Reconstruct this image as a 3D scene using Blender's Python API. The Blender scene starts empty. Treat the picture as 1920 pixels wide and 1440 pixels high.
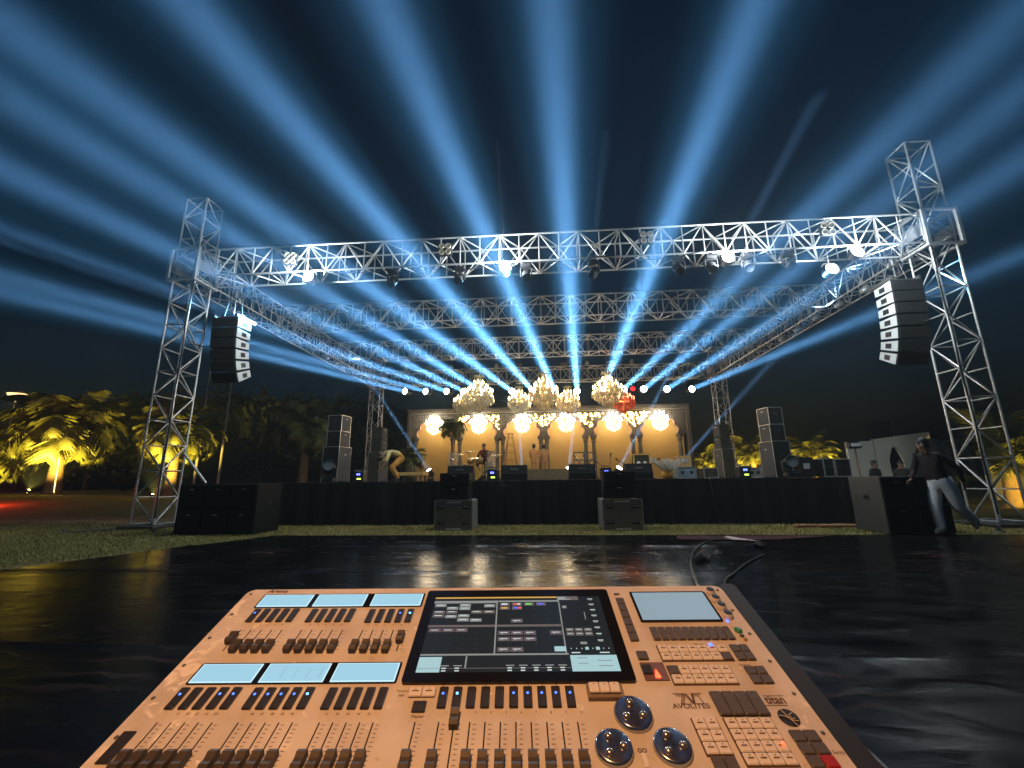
import bpy, bmesh, math, random
from mathutils import Vector, Matrix, Quaternion
R = math.radians
SC = bpy.context.scene
COL = SC.collection
random.seed(7)

# ------------------------------------------------------------------ camera
FPX, YAW, PITCH, ROLL, CAMH = 803.0, R(4.2), R(12.7), R(0.6), 1.10
_fw = Vector((-math.sin(YAW)*math.cos(PITCH), math.cos(YAW)*math.cos(PITCH), math.sin(PITCH)))
_r0 = Vector((math.cos(YAW), math.sin(YAW), 0)); _u0 = _r0.cross(_fw)
_rt = _r0*math.cos(ROLL) - _u0*math.sin(ROLL); _up = _u0*math.cos(ROLL) + _r0*math.sin(ROLL)
CAMP = Vector((0, 0, CAMH))
cam = bpy.data.objects.new('camera', bpy.data.cameras.new('camera'))
COL.objects.link(cam)
cam.data.sensor_width = 36; cam.data.lens = FPX/1920*36
cam.data.clip_start = 0.02; cam.data.clip_end = 2000
cam.matrix_world = Matrix(((_rt.x, _up.x, -_fw.x, 0), (_rt.y, _up.y, -_fw.y, 0), (_rt.z, _up.z, -_fw.z, CAMH), (0, 0, 0, 1)))
SC.camera = cam
def ray(px, py): return _rt*((px-960)/FPX) - _up*((py-720)/FPX) + _fw
def atY(px, py, Y): d = ray(px, py); return CAMP + d*(Y/d.y)
def atZ(px, py, Z): d = ray(px, py); return CAMP + d*((Z-CAMH)/d.z)

# ------------------------------------------------------------------ night sky
w = bpy.data.worlds.new('World'); SC.world = w; w.use_nodes = True
nt = w.node_tree; bg = nt.nodes['Background']
sky = nt.nodes.new('ShaderNodeTexSky'); sky.sky_type = 'NISHITA'; sky.sun_disc = False
sky.sun_elevation = R(-2.0); sky.sun_rotation = R(200); sky.air_density = 1.2; sky.dust_density = 1.5; sky.ozone_density = 3.0
tn = nt.nodes.new('ShaderNodeMix'); tn.data_type = 'RGBA'; tn.blend_type = 'MULTIPLY'; tn.inputs['Factor'].default_value = 1; tn.inputs['B'].default_value = (.42, 1.35, 1.2, 1)
nt.links.new(sky.outputs[0], tn.inputs['A']); nt.links.new(tn.outputs['Result'], bg.inputs['Color']); bg.inputs['Strength'].default_value = 0.15
# the last of the dusk: a very weak, wide "sun" from the same quarter as the sky
sd = bpy.data.lights.new('dusk_sun', 'SUN'); sd.energy = 0.004; sd.angle = R(12); sd.color = (0.6, 0.8, 1.0)
so = bpy.data.objects.new('dusk_sun', sd); COL.objects.link(so); so.rotation_euler = (R(70), 0, R(200)); so['kind'] = 'helper'

SC.view_settings.view_transform = 'Standard'; SC.view_settings.look = 'None'
SC.view_settings.exposure = 0.0; SC.view_settings.gamma = 1.0
SC.render.engine = 'CYCLES'
cy = SC.cycles
cy.use_denoising = True; cy.denoiser = 'OPENIMAGEDENOISE'
cy.max_bounces = 4; cy.diffuse_bounces = 1; cy.glossy_bounces = 2; cy.transmission_bounces = 3
cy.transparent_max_bounces = 8; cy.volume_bounces = 0
cy.use_light_tree = True; cy.sample_clamp_indirect = 4.0; cy.sample_clamp_direct = 0
cy.caustics_reflective = False; cy.caustics_refractive = False
cy.use_adaptive_sampling = False

# ------------------------------------------------------------------ materials
MATS = {}
def mat(name, col, rough=0.5, metal=0.0, var=0.15, scale=8.0, bump=0.0, bscale=None, emit=None, estr=0.0, spec=0.5, stretch=None):
    if name in MATS: return MATS[name]
    m = bpy.data.materials.new(name); m.use_nodes = True
    n = m.node_tree; b = n.nodes['Principled BSDF']
    b.inputs['Roughness'].default_value = rough; b.inputs['Metallic'].default_value = metal
    b.inputs['Specular IOR Level'].default_value = spec
    c = (*col, 1)
    tc = n.nodes.new('ShaderNodeTexCoord')
    src = tc.outputs['Object']
    if stretch:
        mp = n.nodes.new('ShaderNodeMapping'); mp.inputs['Scale'].default_value = stretch
        n.links.new(src, mp.inputs['Vector']); src = mp.outputs[0]
    if var > 0:
        nz = n.nodes.new('ShaderNodeTexNoise'); nz.inputs['Scale'].default_value = scale; nz.inputs['Detail'].default_value = 5
        n.links.new(src, nz.inputs['Vector'])
        mx = n.nodes.new('ShaderNodeMix'); mx.data_type = 'RGBA'
        mx.inputs['A'].default_value = (*[x*(1-var) for x in col], 1); mx.inputs['B'].default_value = (*[min(1, x*(1+var)) for x in col], 1)
        n.links.new(nz.outputs['Fac'], mx.inputs['Factor']); n.links.new(mx.outputs['Result'], b.inputs['Base Color'])
        rm = n.nodes.new('ShaderNodeMapRange'); rm.inputs['To Min'].default_value = max(0.02, rough-0.1); rm.inputs['To Max'].default_value = min(1, rough+0.1)
        n.links.new(nz.outputs['Fac'], rm.inputs['Value']); n.links.new(rm.outputs[0], b.inputs['Roughness'])
    else:
        b.inputs['Base Color'].default_value = c
    if bump > 0:
        nb = n.nodes.new('ShaderNodeTexNoise'); nb.inputs['Scale'].default_value = bscale or scale*4; nb.inputs['Detail'].default_value = 4
        n.links.new(src, nb.inputs['Vector'])
        bp = n.nodes.new('ShaderNodeBump'); bp.inputs['Strength'].default_value = bump; bp.inputs['Distance'].default_value = 0.02
        n.links.new(nb.outputs['Fac'], bp.inputs['Height']); n.links.new(bp.outputs[0], b.inputs['Normal'])
    if emit:
        b.inputs['Emission Color'].default_value = (*emit, 1); b.inputs['Emission Strength'].default_value = estr
        m.cycles.emission_sampling = 'NONE'
    MATS[name] = m
    return m

# ------------------------------------------------------------------ mesh helpers
class MB:
    """collects shapes, build() links them as one mesh object"""
    def __init__(s): s.v = []; s.f = []; s.mi = []; s.sm = []
    def add(s, vs, fs, mi=0, smooth=False):
        o = len(s.v); s.v += [Vector(v) for v in vs]
        for f in fs: s.f.append([i+o for i in f]); s.mi.append(mi); s.sm.append(smooth)
        return s
    def box(s, c, d, M=None, mi=0, ch=0.0):
        hx, hy, hz = d[0]/2, d[1]/2, d[2]/2; c = Vector(c)
        if ch <= 0:
            vs = [Vector((x*hx, y*hy, z*hz)) for x in (-1, 1) for y in (-1, 1) for z in (-1, 1)]
            fs = [(0,1,3,2), (4,6,7,5), (0,4,5,1), (2,3,7,6), (0,2,6,4), (1,5,7,3)]
        else:
            ch = min(ch, hx*.9, hy*.9, hz*.9)
            ring = lambda ax, ay: [(-ax+ch, -ay), (ax-ch, -ay), (ax, -ay+ch), (ax, ay-ch), (ax-ch, ay), (-ax+ch, ay), (-ax, ay-ch), (-ax, -ay+ch)]
            vs = []
            for z, sh in ((-hz, ch), (-hz+ch, 0), (hz-ch, 0), (hz, ch)):
                vs += [Vector((x, y, z)) for x, y in ring(hx-sh if sh else hx, hy-sh if sh else hy)]
            fs = [tuple(range(7, -1, -1)), tuple(range(24, 32))]
            for k in range(3):
                for i in range(8):
                    j = (i+1) % 8; fs.append((k*8+i, k*8+j, k*8+8+j, k*8+8+i))
        if M is not None: vs = [M @ v for v in vs]
        return s.add([v+c for v in vs], fs, mi)
    def tube(s, a, b, r, n=8, r2=None, mi=0, caps=True, smooth=True):
        a = Vector(a); b = Vector(b); d = b-a
        if d.length < 1e-6: return s
        q = d.to_track_quat('Z', 'Y'); r2 = r if r2 is None else r2
        vs = []
        for p, rr in ((a, r), (b, r2)):
            vs += [p + q @ Vector((rr*math.cos(2*math.pi*i/n), rr*math.sin(2*math.pi*i/n), 0)) for i in range(n)]
        s.add(vs, [(i, (i+1) % n, n+(i+1) % n, n+i) for i in range(n)], mi, smooth)
        if caps:
            s.add(vs[:n], [tuple(range(n-1, -1, -1))], mi); s.add(vs[n:], [tuple(range(n))], mi)
        return s
    def path(s, pts, r, n=6, mi=0, r2=None):
        pts = [Vector(p) for p in pts]; rings = []
        m = len(pts); ref = None
        for i, p in enumerate(pts):
            t = (pts[min(i+1, m-1)]-pts[max(i-1, 0)]).normalized()
            if ref is None: ref = Vector((0, 0, 1)) if abs(t.z) < .9 else Vector((1, 0, 0))
            x = ref.cross(t).normalized(); y = t.cross(x); ref = y
            rr = r if r2 is None else r+(r2-r)*i/(m-1)
            rings.append([p + x*rr*math.cos(2*math.pi*k/n) + y*rr*math.sin(2*math.pi*k/n) for k in range(n)])
        vs = [v for g in rings for v in g]
        fs = [(i*n+k, i*n+(k+1) % n, (i+1)*n+(k+1) % n, (i+1)*n+k) for i in range(m-1) for k in range(n)]
        s.add(vs, fs, mi, True)
        return s.add(rings[0], [tuple(range(n-1, -1, -1))], mi).add(rings[-1], [tuple(range(n))], mi)
    def lathe(s, prof, n=16, c=(0, 0, 0), M=None, mi=0, smooth=True):
        c = Vector(c); vs = []; m = len(prof)
        for r, z in prof:
            for i in range(n):
                v = Vector((r*math.cos(2*math.pi*i/n), r*math.sin(2*math.pi*i/n), z))
                vs.append((M @ v if M is not None else v) + c)
        fs = [(k*n+i, k*n+(i+1) % n, (k+1)*n+(i+1) % n, (k+1)*n+i) for k in range(m-1) for i in range(n)]
        return s.add(vs, fs, mi, smooth)
    def sph(s, c, r, n=10, m=6, mi=0, sc=(1, 1, 1), M=None):
        pr = [(r*math.sin(math.pi*k/m) if 0 < k < m else r*.01, -r*math.cos(math.pi*k/m)) for k in range(m+1)]
        S = Matrix.Diagonal((*sc,)); S = (M @ S) if M is not None else S
        return s.lathe(pr, n, c, S, mi)
    def prism(s, poly, T, d, mi=0):
        """2-D outline in the plane of T's x,y, thickness d along T's z"""
        n = len(poly); T = T.to_4x4() if len(T) == 3 else T
        a = [T @ Vector((x, y, 0)) for x, y in poly]; b = [T @ Vector((x, y, d)) for x, y in poly]
        return s.add(a+b, [tuple(range(n-1, -1, -1)), tuple(range(n, 2*n))] + [(i, (i+1) % n, n+(i+1) % n, n+i) for i in range(n)], mi)
    def mesh(s, name, mats):
        me = bpy.data.meshes.new(name); me.from_pydata([tuple(v) for v in s.v], [], s.f)
        for m in (mats if isinstance(mats, (list, tuple)) else [mats]): me.materials.append(m)
        me.polygons.foreach_set('material_index', s.mi); me.polygons.foreach_set('use_smooth', s.sm); me.update()
        return me
    def build(s, name, mats, parent=None, loc=None, M=None):
        return link(name, s.mesh(name, mats), parent, loc, M)
def link(name, me, parent=None, loc=None, M=None):
    o = bpy.data.objects.new(name, me); COL.objects.link(o)
    if parent is not None: o.parent = parent
    if M is not None: o.matrix_local = M
    elif loc is not None: o.location = loc
    return o
def empty(name, loc=(0, 0, 0), rz=0.0, M=None):
    o = bpy.data.objects.new(name, None); COL.objects.link(o); o.empty_display_size = 0.1
    if M is not None: o.matrix_world = M
    else: o.location = loc; o.rotation_euler = (0, 0, rz)
    return o
def tag(o, label=None, cat=None, group=None, kind=None):
    if label: o['label'] = label
    if cat: o['category'] = cat
    if group: o['group'] = group
    if kind: o['kind'] = kind
    return o
def copy_tree(o, parent=None):
    c = o.copy(); COL.objects.link(c); c.parent = parent
    for ch in list(o.children): copy_tree(ch, c)
    return c
def frame(o, x, y, z):
    """4x4 from origin and three axes"""
    return Matrix(((x.x, y.x, z.x, o.x), (x.y, y.y, z.y, o.y), (x.z, y.z, z.z, o.z), (0, 0, 0, 1)))
def aim(p, q, up=(0, 0, 1)):
    """matrix at p whose -Z looks at q (lamps)"""
    z = (Vector(p)-Vector(q)).normalized(); u = Vector(up)
    if abs(z.dot(u)) > .98: u = Vector((0, 1, 0))
    x = u.cross(z).normalized(); return frame(Vector(p), x, z.cross(x), z)
def lamp(name, kind, loc, energy, col, parent=None, M=None, **kw):
    d = bpy.data.lights.new(name, kind); d.energy = energy; d.color = col
    for k, v in kw.items(): setattr(d, k, v)
    o = bpy.data.objects.new(name, d); COL.objects.link(o)
    if parent is not None: o.parent = parent
    if M is not None: o.matrix_local = M
    else: o.location = loc
    return o
# ================================================================== setting
def zone_mat():
    m = bpy.data.materials.new('lawn_and_earth'); m.use_nodes = True; n = m.node_tree; b = n.nodes['Principled BSDF']
    b.inputs['Roughness'].default_value = 0.95
    tc = n.nodes.new('ShaderNodeTexCoord')
    n1 = n.nodes.new('ShaderNodeTexNoise'); n1.inputs['Scale'].default_value = 0.35; n1.inputs['Detail'].default_value = 6
    n2 = n.nodes.new('ShaderNodeTexNoise'); n2.inputs['Scale'].default_value = 9; n2.inputs['Detail'].default_value = 8; n2.inputs['Roughness'].default_value = .75
    for q in (n1, n2): n.links.new(tc.outputs['Object'], q.inputs['Vector'])
    ra = n.nodes.new('ShaderNodeValToRGB'); e = ra.color_ramp.elements
    e[0].position = .36; e[0].color = (.20, .19, .045, 1); e[1].position = .66; e[1].color = (.30, .23, .085, 1)
    rb = n.nodes.new('ShaderNodeValToRGB'); e = rb.color_ramp.elements
    e[0].position = .3; e[0].color = (.35, .35, .35, 1); e[1].position = .75; e[1].color = (1.3, 1.3, 1.2, 1)
    mx = n.nodes.new('ShaderNodeMix'); mx.data_type = 'RGBA'; mx.blend_type = 'MULTIPLY'; mx.inputs['Factor'].default_value = .8
    n.links.new(n1.outputs['Fac'], ra.inputs[0]); n.links.new(n2.outputs['Fac'], rb.inputs[0])
    n.links.new(ra.outputs[0], mx.inputs['A']); n.links.new(rb.outputs[0], mx.inputs['B']); n.links.new(mx.outputs['Result'], b.inputs['Base Color'])
    bp = n.nodes.new('ShaderNodeBump'); bp.inputs['Strength'].default_value = .9; bp.inputs['Distance'].default_value = .05
    n.links.new(n2.outputs['Fac'], bp.inputs['Height']); n.links.new(bp.outputs[0], b.inputs['Normal'])
    return m
def sstep(a, b, x): t = max(0, min(1, (x-a)/(b-a))); return t*t*(3-2*t)
def ground_z(x, y):
    h = .42*sstep(-11.5, -17, x)*sstep(13.5, 20, y)
    h += .2*math.sin(x*.31+1)*math.sin(y*.23)*sstep(-11.5, -20, x)*sstep(14, 22, y)
    return h
def grid(xs, ys, zf):
    nx, ny = len(xs), len(ys); vs = [(x, y, zf(x, y)) for y in ys for x in xs]
    fs = [(j*nx+i, j*nx+i+1, (j+1)*nx+i+1, (j+1)*nx+i) for j in range(ny-1) for i in range(nx-1)]
    return vs, fs
xs = [-73, -66]+[-60+i*1.5 for i in range(81)]+[66, 73]; ys = [-14, -12]+[-10+i*1.5 for i in range(62)]
g = MB(); g.add(*grid(xs, ys, ground_z), smooth=True)
tag(g.build('ground', zone_mat()), kind='structure')

# the trodden earth path that crosses the lawn beyond the dance floor
pm = mat('trodden_earth', (.20, .115, .06), .9, var=.35, scale=2.5, bump=.6, bscale=20)
pp = [(-60, 12.2), (-30, 12.4), (-20, 12.1), (-13, 11.6), (-10.4, 11.3), (-10.4, 13.4), (-13, 13.8), (-20, 15.2), (-30, 16.5), (-60, 18)]
g = MB(); g.add([(x, y, ground_z(x, y)+.03) for x, y in pp], [(0, 1, 8, 9), (1, 2, 7, 8), (2, 3, 6, 7), (3, 4, 5, 6)])
tag(g.build('path', pm), kind='structure')

# plastic-wrapped dance floor: overlapping sheets of clear film over a dark patterned carpet
def sheet_mat():
    m = bpy.data.materials.new('film_over_carpet'); m.use_nodes = True; n = m.node_tree; b = n.nodes['Principled BSDF']
    tc = n.nodes.new('ShaderNodeTexCoord'); L = n.links.new
    vo = n.nodes.new('ShaderNodeTexVoronoi'); vo.inputs['Scale'].default_value = .75; vo.inputs['Randomness'].default_value = .6
    nz = n.nodes.new('ShaderNodeTexNoise'); nz.inputs['Scale'].default_value = 2.2; nz.inputs['Detail'].default_value = 3; nz.inputs['Distortion'].default_value = 2.5
    wv = n.nodes.new('ShaderNodeTexWave'); wv.wave_type = 'RINGS'; wv.inputs['Scale'].default_value = 1.6; wv.inputs['Distortion'].default_value = 7; wv.inputs['Detail'].default_value = 3; wv.inputs['Detail Scale'].default_value = 1.8
    for q in (vo, nz, wv): L(tc.outputs['Object'], q.inputs['Vector'])
    mask = n.nodes.new('ShaderNodeMapRange'); mask.inputs['From Min'].default_value = .16; mask.inputs['From Max'].default_value = .40; mask.inputs['To Min'].default_value = 1; mask.inputs['To Max'].default_value = 0
    L(vo.outputs['Distance'], mask.inputs['Value'])
    rw = n.nodes.new('ShaderNodeMapRange'); rw.inputs['From Min'].default_value = .72; rw.inputs['From Max'].default_value = .96
    L(wv.outputs['Fac'], rw.inputs['Value'])
    mu = n.nodes.new('ShaderNodeMath'); mu.operation = 'MULTIPLY'; L(mask.outputs[0], mu.inputs[0]); L(rw.outputs[0], mu.inputs[1])
    fl = n.nodes.new('ShaderNodeValToRGB'); e = fl.color_ramp.elements
    e[0].position = .4; e[0].color = (.055, .053, .05, 1); e[1].position = .6; e[1].color = (.085, .034, .03, 1)
    L(nz.outputs['Fac'], fl.inputs[0])
    mx = n.nodes.new('ShaderNodeMix'); mx.data_type = 'RGBA'; mx.inputs['A'].default_value = (.004, .004, .0045, 1)
    L(fl.outputs[0], mx.inputs['B']); L(mu.outputs[0], mx.inputs['Factor']); L(mx.outputs['Result'], b.inputs['Base Color'])
    b.inputs['Roughness'].default_value = .6; b.inputs['Specular IOR Level'].default_value = .0
    b.inputs['Coat Weight'].default_value = .52; b.inputs['Coat IOR'].default_value = 1.36
    # wrinkles in the film
    mp = n.nodes.new('ShaderNodeMapping'); mp.inputs['Scale'].default_value = (1.0, 2.6, 1); mp.inputs['Rotation'].default_value = (0, 0, R(14))
    w1 = n.nodes.new('ShaderNodeTexNoise'); w1.inputs['Scale'].default_value = 1.6; w1.inputs['Detail'].default_value = 4; w1.inputs['Distortion'].default_value = 1.2
    w2 = n.nodes.new('ShaderNodeTexNoise'); w2.inputs['Scale'].default_value = 11; w2.inputs['Detail'].default_value = 3
    L(tc.outputs['Object'], mp.inputs['Vector']); L(mp.outputs[0], w1.inputs['Vector']); L(mp.outputs[0], w2.inputs['Vector'])
    b1 = n.nodes.new('ShaderNodeBump'); b1.inputs['Strength'].default_value = .09; b1.inputs['Distance'].default_value = .05
    b2 = n.nodes.new('ShaderNodeBump'); b2.inputs['Strength'].default_value = .16; b2.inputs['Distance'].default_value = .006
    L(w1.outputs['Fac'], b1.inputs['Height']); L(w2.outputs['Fac'], b2.inputs['Height']); L(b1.outputs[0], b2.inputs['Normal'])
    w3 = n.nodes.new('ShaderNodeTexNoise'); w3.noise_type = 'RIDGED_MULTIFRACTAL'; w3.inputs['Scale'].default_value = 1.7; w3.inputs['Detail'].default_value = 5; w3.inputs['Distortion'].default_value = .8
    m3 = n.nodes.new('ShaderNodeMapping'); m3.inputs['Scale'].default_value = (.8, 2.2, 1); m3.inputs['Rotation'].default_value = (0, 0, R(-22)); L(tc.outputs['Object'], m3.inputs['Vector']); L(m3.outputs[0], w3.inputs['Vector'])
    b3 = n.nodes.new('ShaderNodeBump'); b3.inputs['Strength'].default_value = .22; b3.inputs['Distance'].default_value = .012; L(w3.outputs['Fac'], b3.inputs['Height']); L(b2.outputs[0], b3.inputs['Normal']); b2 = b3
    L(b2.outputs[0], b.inputs['Coat Normal']); L(b2.outputs[0], b.inputs['Normal'])
    rr = n.nodes.new('ShaderNodeMapRange'); rr.inputs['From Min'].default_value = .3; rr.inputs['From Max'].default_value = .7; rr.inputs['To Min'].default_value = .13; rr.inputs['To Max'].default_value = .30
    L(w1.outputs['Fac'], rr.inputs['Value']); L(rr.outputs[0], b.inputs['Coat Roughness'])
    return m
SHEET = sheet_mat()
def floor_left(y):   # the left rim of the floor runs off at a slant
    a = atZ(530, 1003, 0); c = atZ(0, 1068, 0); return c.x + (a.x-c.x)*(y-c.y)/(a.y-c.y)
fl = empty('dance_floor'); tag(fl, kind='structure')
FR = atZ(960, 1004, 0).y
edges = [-3.2, 0.55, 3.08, 5.6, 7.7, FR]
for i in range(5):
    y0, y1 = edges[i]-.06, edges[i+1]; z = .006+.004*(i % 2)
    if y1 > 5.9: xl0, xl1 = floor_left(max(y0, 5.9)), floor_left(y1)
    else: xl0 = xl1 = floor_left(5.9)
    g = MB(); nx, ny = 90, max(6, int((y1-y0)/.12)); vs = []
    rr = random.Random(i)
    ph = [rr.uniform(0, 6) for _ in range(8)]
    for j in range(ny+1):
        t = j/ny; y = y0+(y1-y0)*t; xl = xl0+(xl1-xl0)*t
        for k in range(nx+1):
            x = xl+(11.5-xl)*k/nx
            wz = .004*(math.sin(x*1.3+y*2.9+ph[0])*math.sin(y*1.7-x*.6+ph[1])+.6*math.sin(x*3.1-y*4.3+ph[2])*math.sin(x*.9+ph[3]))
            wz = max(wz, -.004)+(.012*math.exp(-((y-y1)/.05)**2) if i < 4 else 0)
            vs.append((x, y, z+max(0, wz)))
    fs = [(j*(nx+1)+k, j*(nx+1)+k+1, (j+1)*(nx+1)+k+1, (j+1)*(nx+1)+k) for j in range(ny) for k in range(nx)]
    g.add(vs, fs, smooth=True); g.build('floor_sheet', SHEET, fl)

# grass: real blades on the strips that show
def blades(regs, m, seed):
    rr = random.Random(seed); vs, fs = [], []
    for (x0, x1, y0, y1, n, h) in regs:
        for _ in range(n):
            x, y = rr.uniform(x0, x1), rr.uniform(y0, y1)
            if y < FR+.03 and x > floor_left(max(y, 5.9))-.05: continue
            a = rr.uniform(0, 6.28); l = h*rr.uniform(.4, 1.2); w_ = .006+.004*rr.random(); dx, dy = math.cos(a), math.sin(a); z = ground_z(x, y); o = len(vs); b = l*rr.uniform(.2, .7)
            vs += [(x-dy*w_, y+dx*w_, z), (x+dy*w_, y-dx*w_, z), (x+dx*b, y+dy*b, z+l)]; fs.append((o, o+1, o+2))
    g = MB(); g.add(vs, fs); return tag(g.build('grass', m), 'short dry grass round the dance floor and the stage', 'grass', kind='stuff')
blades([(-9.5, 11, 9.1, 11.35, 30000, .045), (-14, -5.5, 5.2, 11.0, 26000, .045), (-20, -9, 9, 13, 9000, .07)], mat('grass_blade', (.32, .265, .075), .7, var=.5, scale=1.2), 5)

# ------------------------------------------------------------------ stage
SY, SZ, SX0, SX1, SYB = 11.27, 1.105, -8.45, 9.3, 26.4
st = empty('stage'); tag(st, 'wide black stage with cloth skirt in front of the arched backdrop', 'stage')
deckm = mat('stage_carpet', (.035, .032, .03), .9, var=.3, scale=3, bump=.3)
for k in range(9):
    x0 = SX0+(SX1-SX0)*k/9; x1 = SX0+(SX1-SX0)*(k+1)/9
    MB().box(((x0+x1)/2, (SY+SYB)/2, SZ-.06), (x1-x0-.006, SYB-SY, .12), ch=.005).build('deck_panel', deckm, st)
skm = mat('black_skirt_cloth', (.008, .008, .009), .95, var=.3, scale=5, bump=.3, spec=.2)
def skirt(a, b, name='skirt'):
    a = Vector(a); b = Vector(b); L = (b-a).length; d = (b-a)/L; nrm = Vector((d.y, -d.x, 0)); n = int(L/.045); vs = []
    for zi, z in enumerate((SZ-.005, SZ-.2, SZ*.5, .012)):
        for i in range(n+1):
            s = L*i/n; am = (.004, .014, .026, .034)[zi]
            p = a+d*s+nrm*(.03+am*(math.sin(s*11+math.sin(s*2.3)*1.5)+.4*math.sin(s*27))); vs.append((p.x, p.y, z))
    fs = [(k*(n+1)+i, k*(n+1)+i+1, (k+1)*(n+1)+i+1, (k+1)*(n+1)+i) for k in range(3) for i in range(n)]
    g = MB(); g.add(vs, fs, smooth=True); return g.build(name, skm, st)
skirt((SX0, SY, 0), (SX1, SY, 0)); skirt((SX0, SYB, 0), (SX0, SY, 0)); skirt((SX1, SY, 0), (SX1, SYB, 0))

# ------------------------------------------------------------------ truss rig
alu = mat('brushed_aluminium', (.56, .55, .53), .40, .5, var=.12, scale=20)
steel = mat('dark_steel', (.12, .12, .12), .5, .6, var=.2)
_b = MB(); _b.tube((0, 0, -.5), (0, 0, .5), .019, 6); BRACE = _b.mesh('brace', alu)
_b = MB(); _b.tube((0, 0, -.5), (0, 0, .5), .027, 8); CHORD = _b.mesh('chord', alu)
def bar(me, name, a, b, parent):
    a = Vector(a); b = Vector(b); d = b-a; q = d.to_track_quat('Z', 'Y')
    o = bpy.data.objects.new(name, me); COL.objects.link(o); o.parent = parent
    o.matrix_local = Matrix.LocRotScale((a+b)/2, q, (1, 1, d.length)); return o
TW, TH = .72, .80
def truss(name, a, b, label, group, wv, hv, bays, cat='truss', skip=()):
    """a box truss from a to b; wv/hv are its two cross vectors"""
    a = Vector(a); b = Vector(b); t = empty(name, a); tag(t, label, cat, group)
    d = (b-a)/bays; wv = Vector(wv)/2; hv = Vector(hv)/2
    cs = [wv+hv, -wv+hv, -wv-hv, wv-hv]
    for c in cs: bar(CHORD, 'chord', c, c+(b-a), t)
    for i in range(bays+1):
        for f in range(4):
            c0, c1 = cs[f], cs[(f+1) % 4]; p = d*i
            if not (i % 2 and f % 2 == 0) or bays < 12: bar(BRACE, 'brace', p+c0, p+c1, t)
            if i < bays:
                u, v = (c0, c1) if (i+f) % 2 else (c1, c0)
                bar(BRACE, 'brace', p+u, p+d+v, t)
    return t
TX, TY0, TYB, TZ = 10.05, 10.75, 24.75, 7.19
W = lambda v: (Vector((v, 0, 0)), Vector((0, v, 0)), Vector((0, 0, v)))
X1, Y1, Z1 = Vector((1, 0, 0)), Vector((0, 1, 0)), Vector((0, 0, 1))
G = 'aluminium box trusses of the roof rig'
truss('roof_truss', (-TX+.45, TY0, TZ), (TX-.45, TY0, TZ), 'front aluminium cross truss hung with flood lamps and blinders', G, Y1*TW, Z1*TH, 36)
truss('roof_truss', (-TX+.4, 14.8, TZ), (TX-.4, 14.8, TZ), 'second cross truss from the front, warm-lit and empty', G, Y1*TW, Z1*TH, 36)
truss('roof_truss', (-TX+.4, 19.2, TZ), (TX-.4, 19.2, TZ), 'third cross truss from the front, behind the empty one', G, Y1*TW, Z1*TH, 36)
truss('roof_truss', (-TX+.45, TYB, TZ), (TX-.45, TYB, TZ), 'rearmost cross truss carrying the row of beam lights', G, Y1*TW, Z1*TH, 36)
truss('side_truss', (-TX, TY0+.45, TZ), (-TX, TYB-.45, TZ), 'long side truss running back from the tower beside the palms', G, X1*TW, Z1*TH, 25)
truss('side_truss', (TX, TY0+.45, TZ), (TX, TYB-.45, TZ), 'long side truss running back from the tower beside the walking man', G, X1*TW, Z1*TH, 25)
GT = 'four upright truss towers of the rig'
def tower(x, y, top, lab, bays):
    t = truss('truss_tower', (x, y, .12), (x, y, top), lab, GT, X1*.62, Y1*.62, bays, 'truss tower')
    MB().box((0, 0, -.05), (1.0, 1.0, .05), ch=.01).build('base_plate', steel, t)
    for sx, sy in ((1, 1), (1, -1), (-1, 1), (-1, -1)):
        g = MB(); g.tube((sx*.45, sy*.45, -.08), (sx*1.15, sy*1.15, -.09), .035, 6); g.lathe([(.10, -.12), (.10, -.10), (.03, -.085), (.03, -.02)], 10, (sx*1.12, sy*1.12, 0)); g.build('outrigger_foot', steel, t)
    # sleeve block that rides on the tower at truss height
    h = TZ-.12
    for dz in (-.47, .47):
        for s in (-1, 1):
            MB().box((s*.40, 0, h+dz), (.07, .87, .06)).build('sleeve_bar', alu, t); MB().box((0, s*.40, h+dz), (.73, .07, .06)).build('sleeve_bar', alu, t)
    for sx in (-1, 1):
        for sy in (-1, 1): MB().box((sx*.40, sy*.40, h), (.075, .075, .88)).build('sleeve_post', alu, t)
    for sx in (-1, 1): MB().box((sx*.442, 0, h), (.008, .72, .36)).build('gusset_plate', alu, t)
    g = MB(); g.tube((0, 0, top-.12), (0, 0, top+.06), .09, 8); g.tube((-.33, 0, top-.1), (.33, 0, top-.1), .04, 6); g.build('head_pulley', steel, t)
    return t
tower(-TX, TY0, 9.35, 'silver truss tower beside the tall subwoofer block, palms behind it', 14)
tower(TX, TY0, 9.75, 'silver truss tower behind the walking man in white trousers', 14)
tower(-TX, TYB, 8.3, 'distant truss tower rising behind the speaker stack next to the bending man', 12)
tower(TX, TYB, 8.3, 'distant truss tower rising behind the speaker stack at the palms beyond the stage', 12)
_t = bpy.data.objects['truss_tower']
_p = atY(345, 850, TY0); _q = atY(386, 906, TY0)
g = MB(); g.tube(_p-_t.location, (_q-_t.location)+Vector((1.0, .1, -1.3))*.0, .035, 8); g.build('stay_pole', alu, _t)
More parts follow.
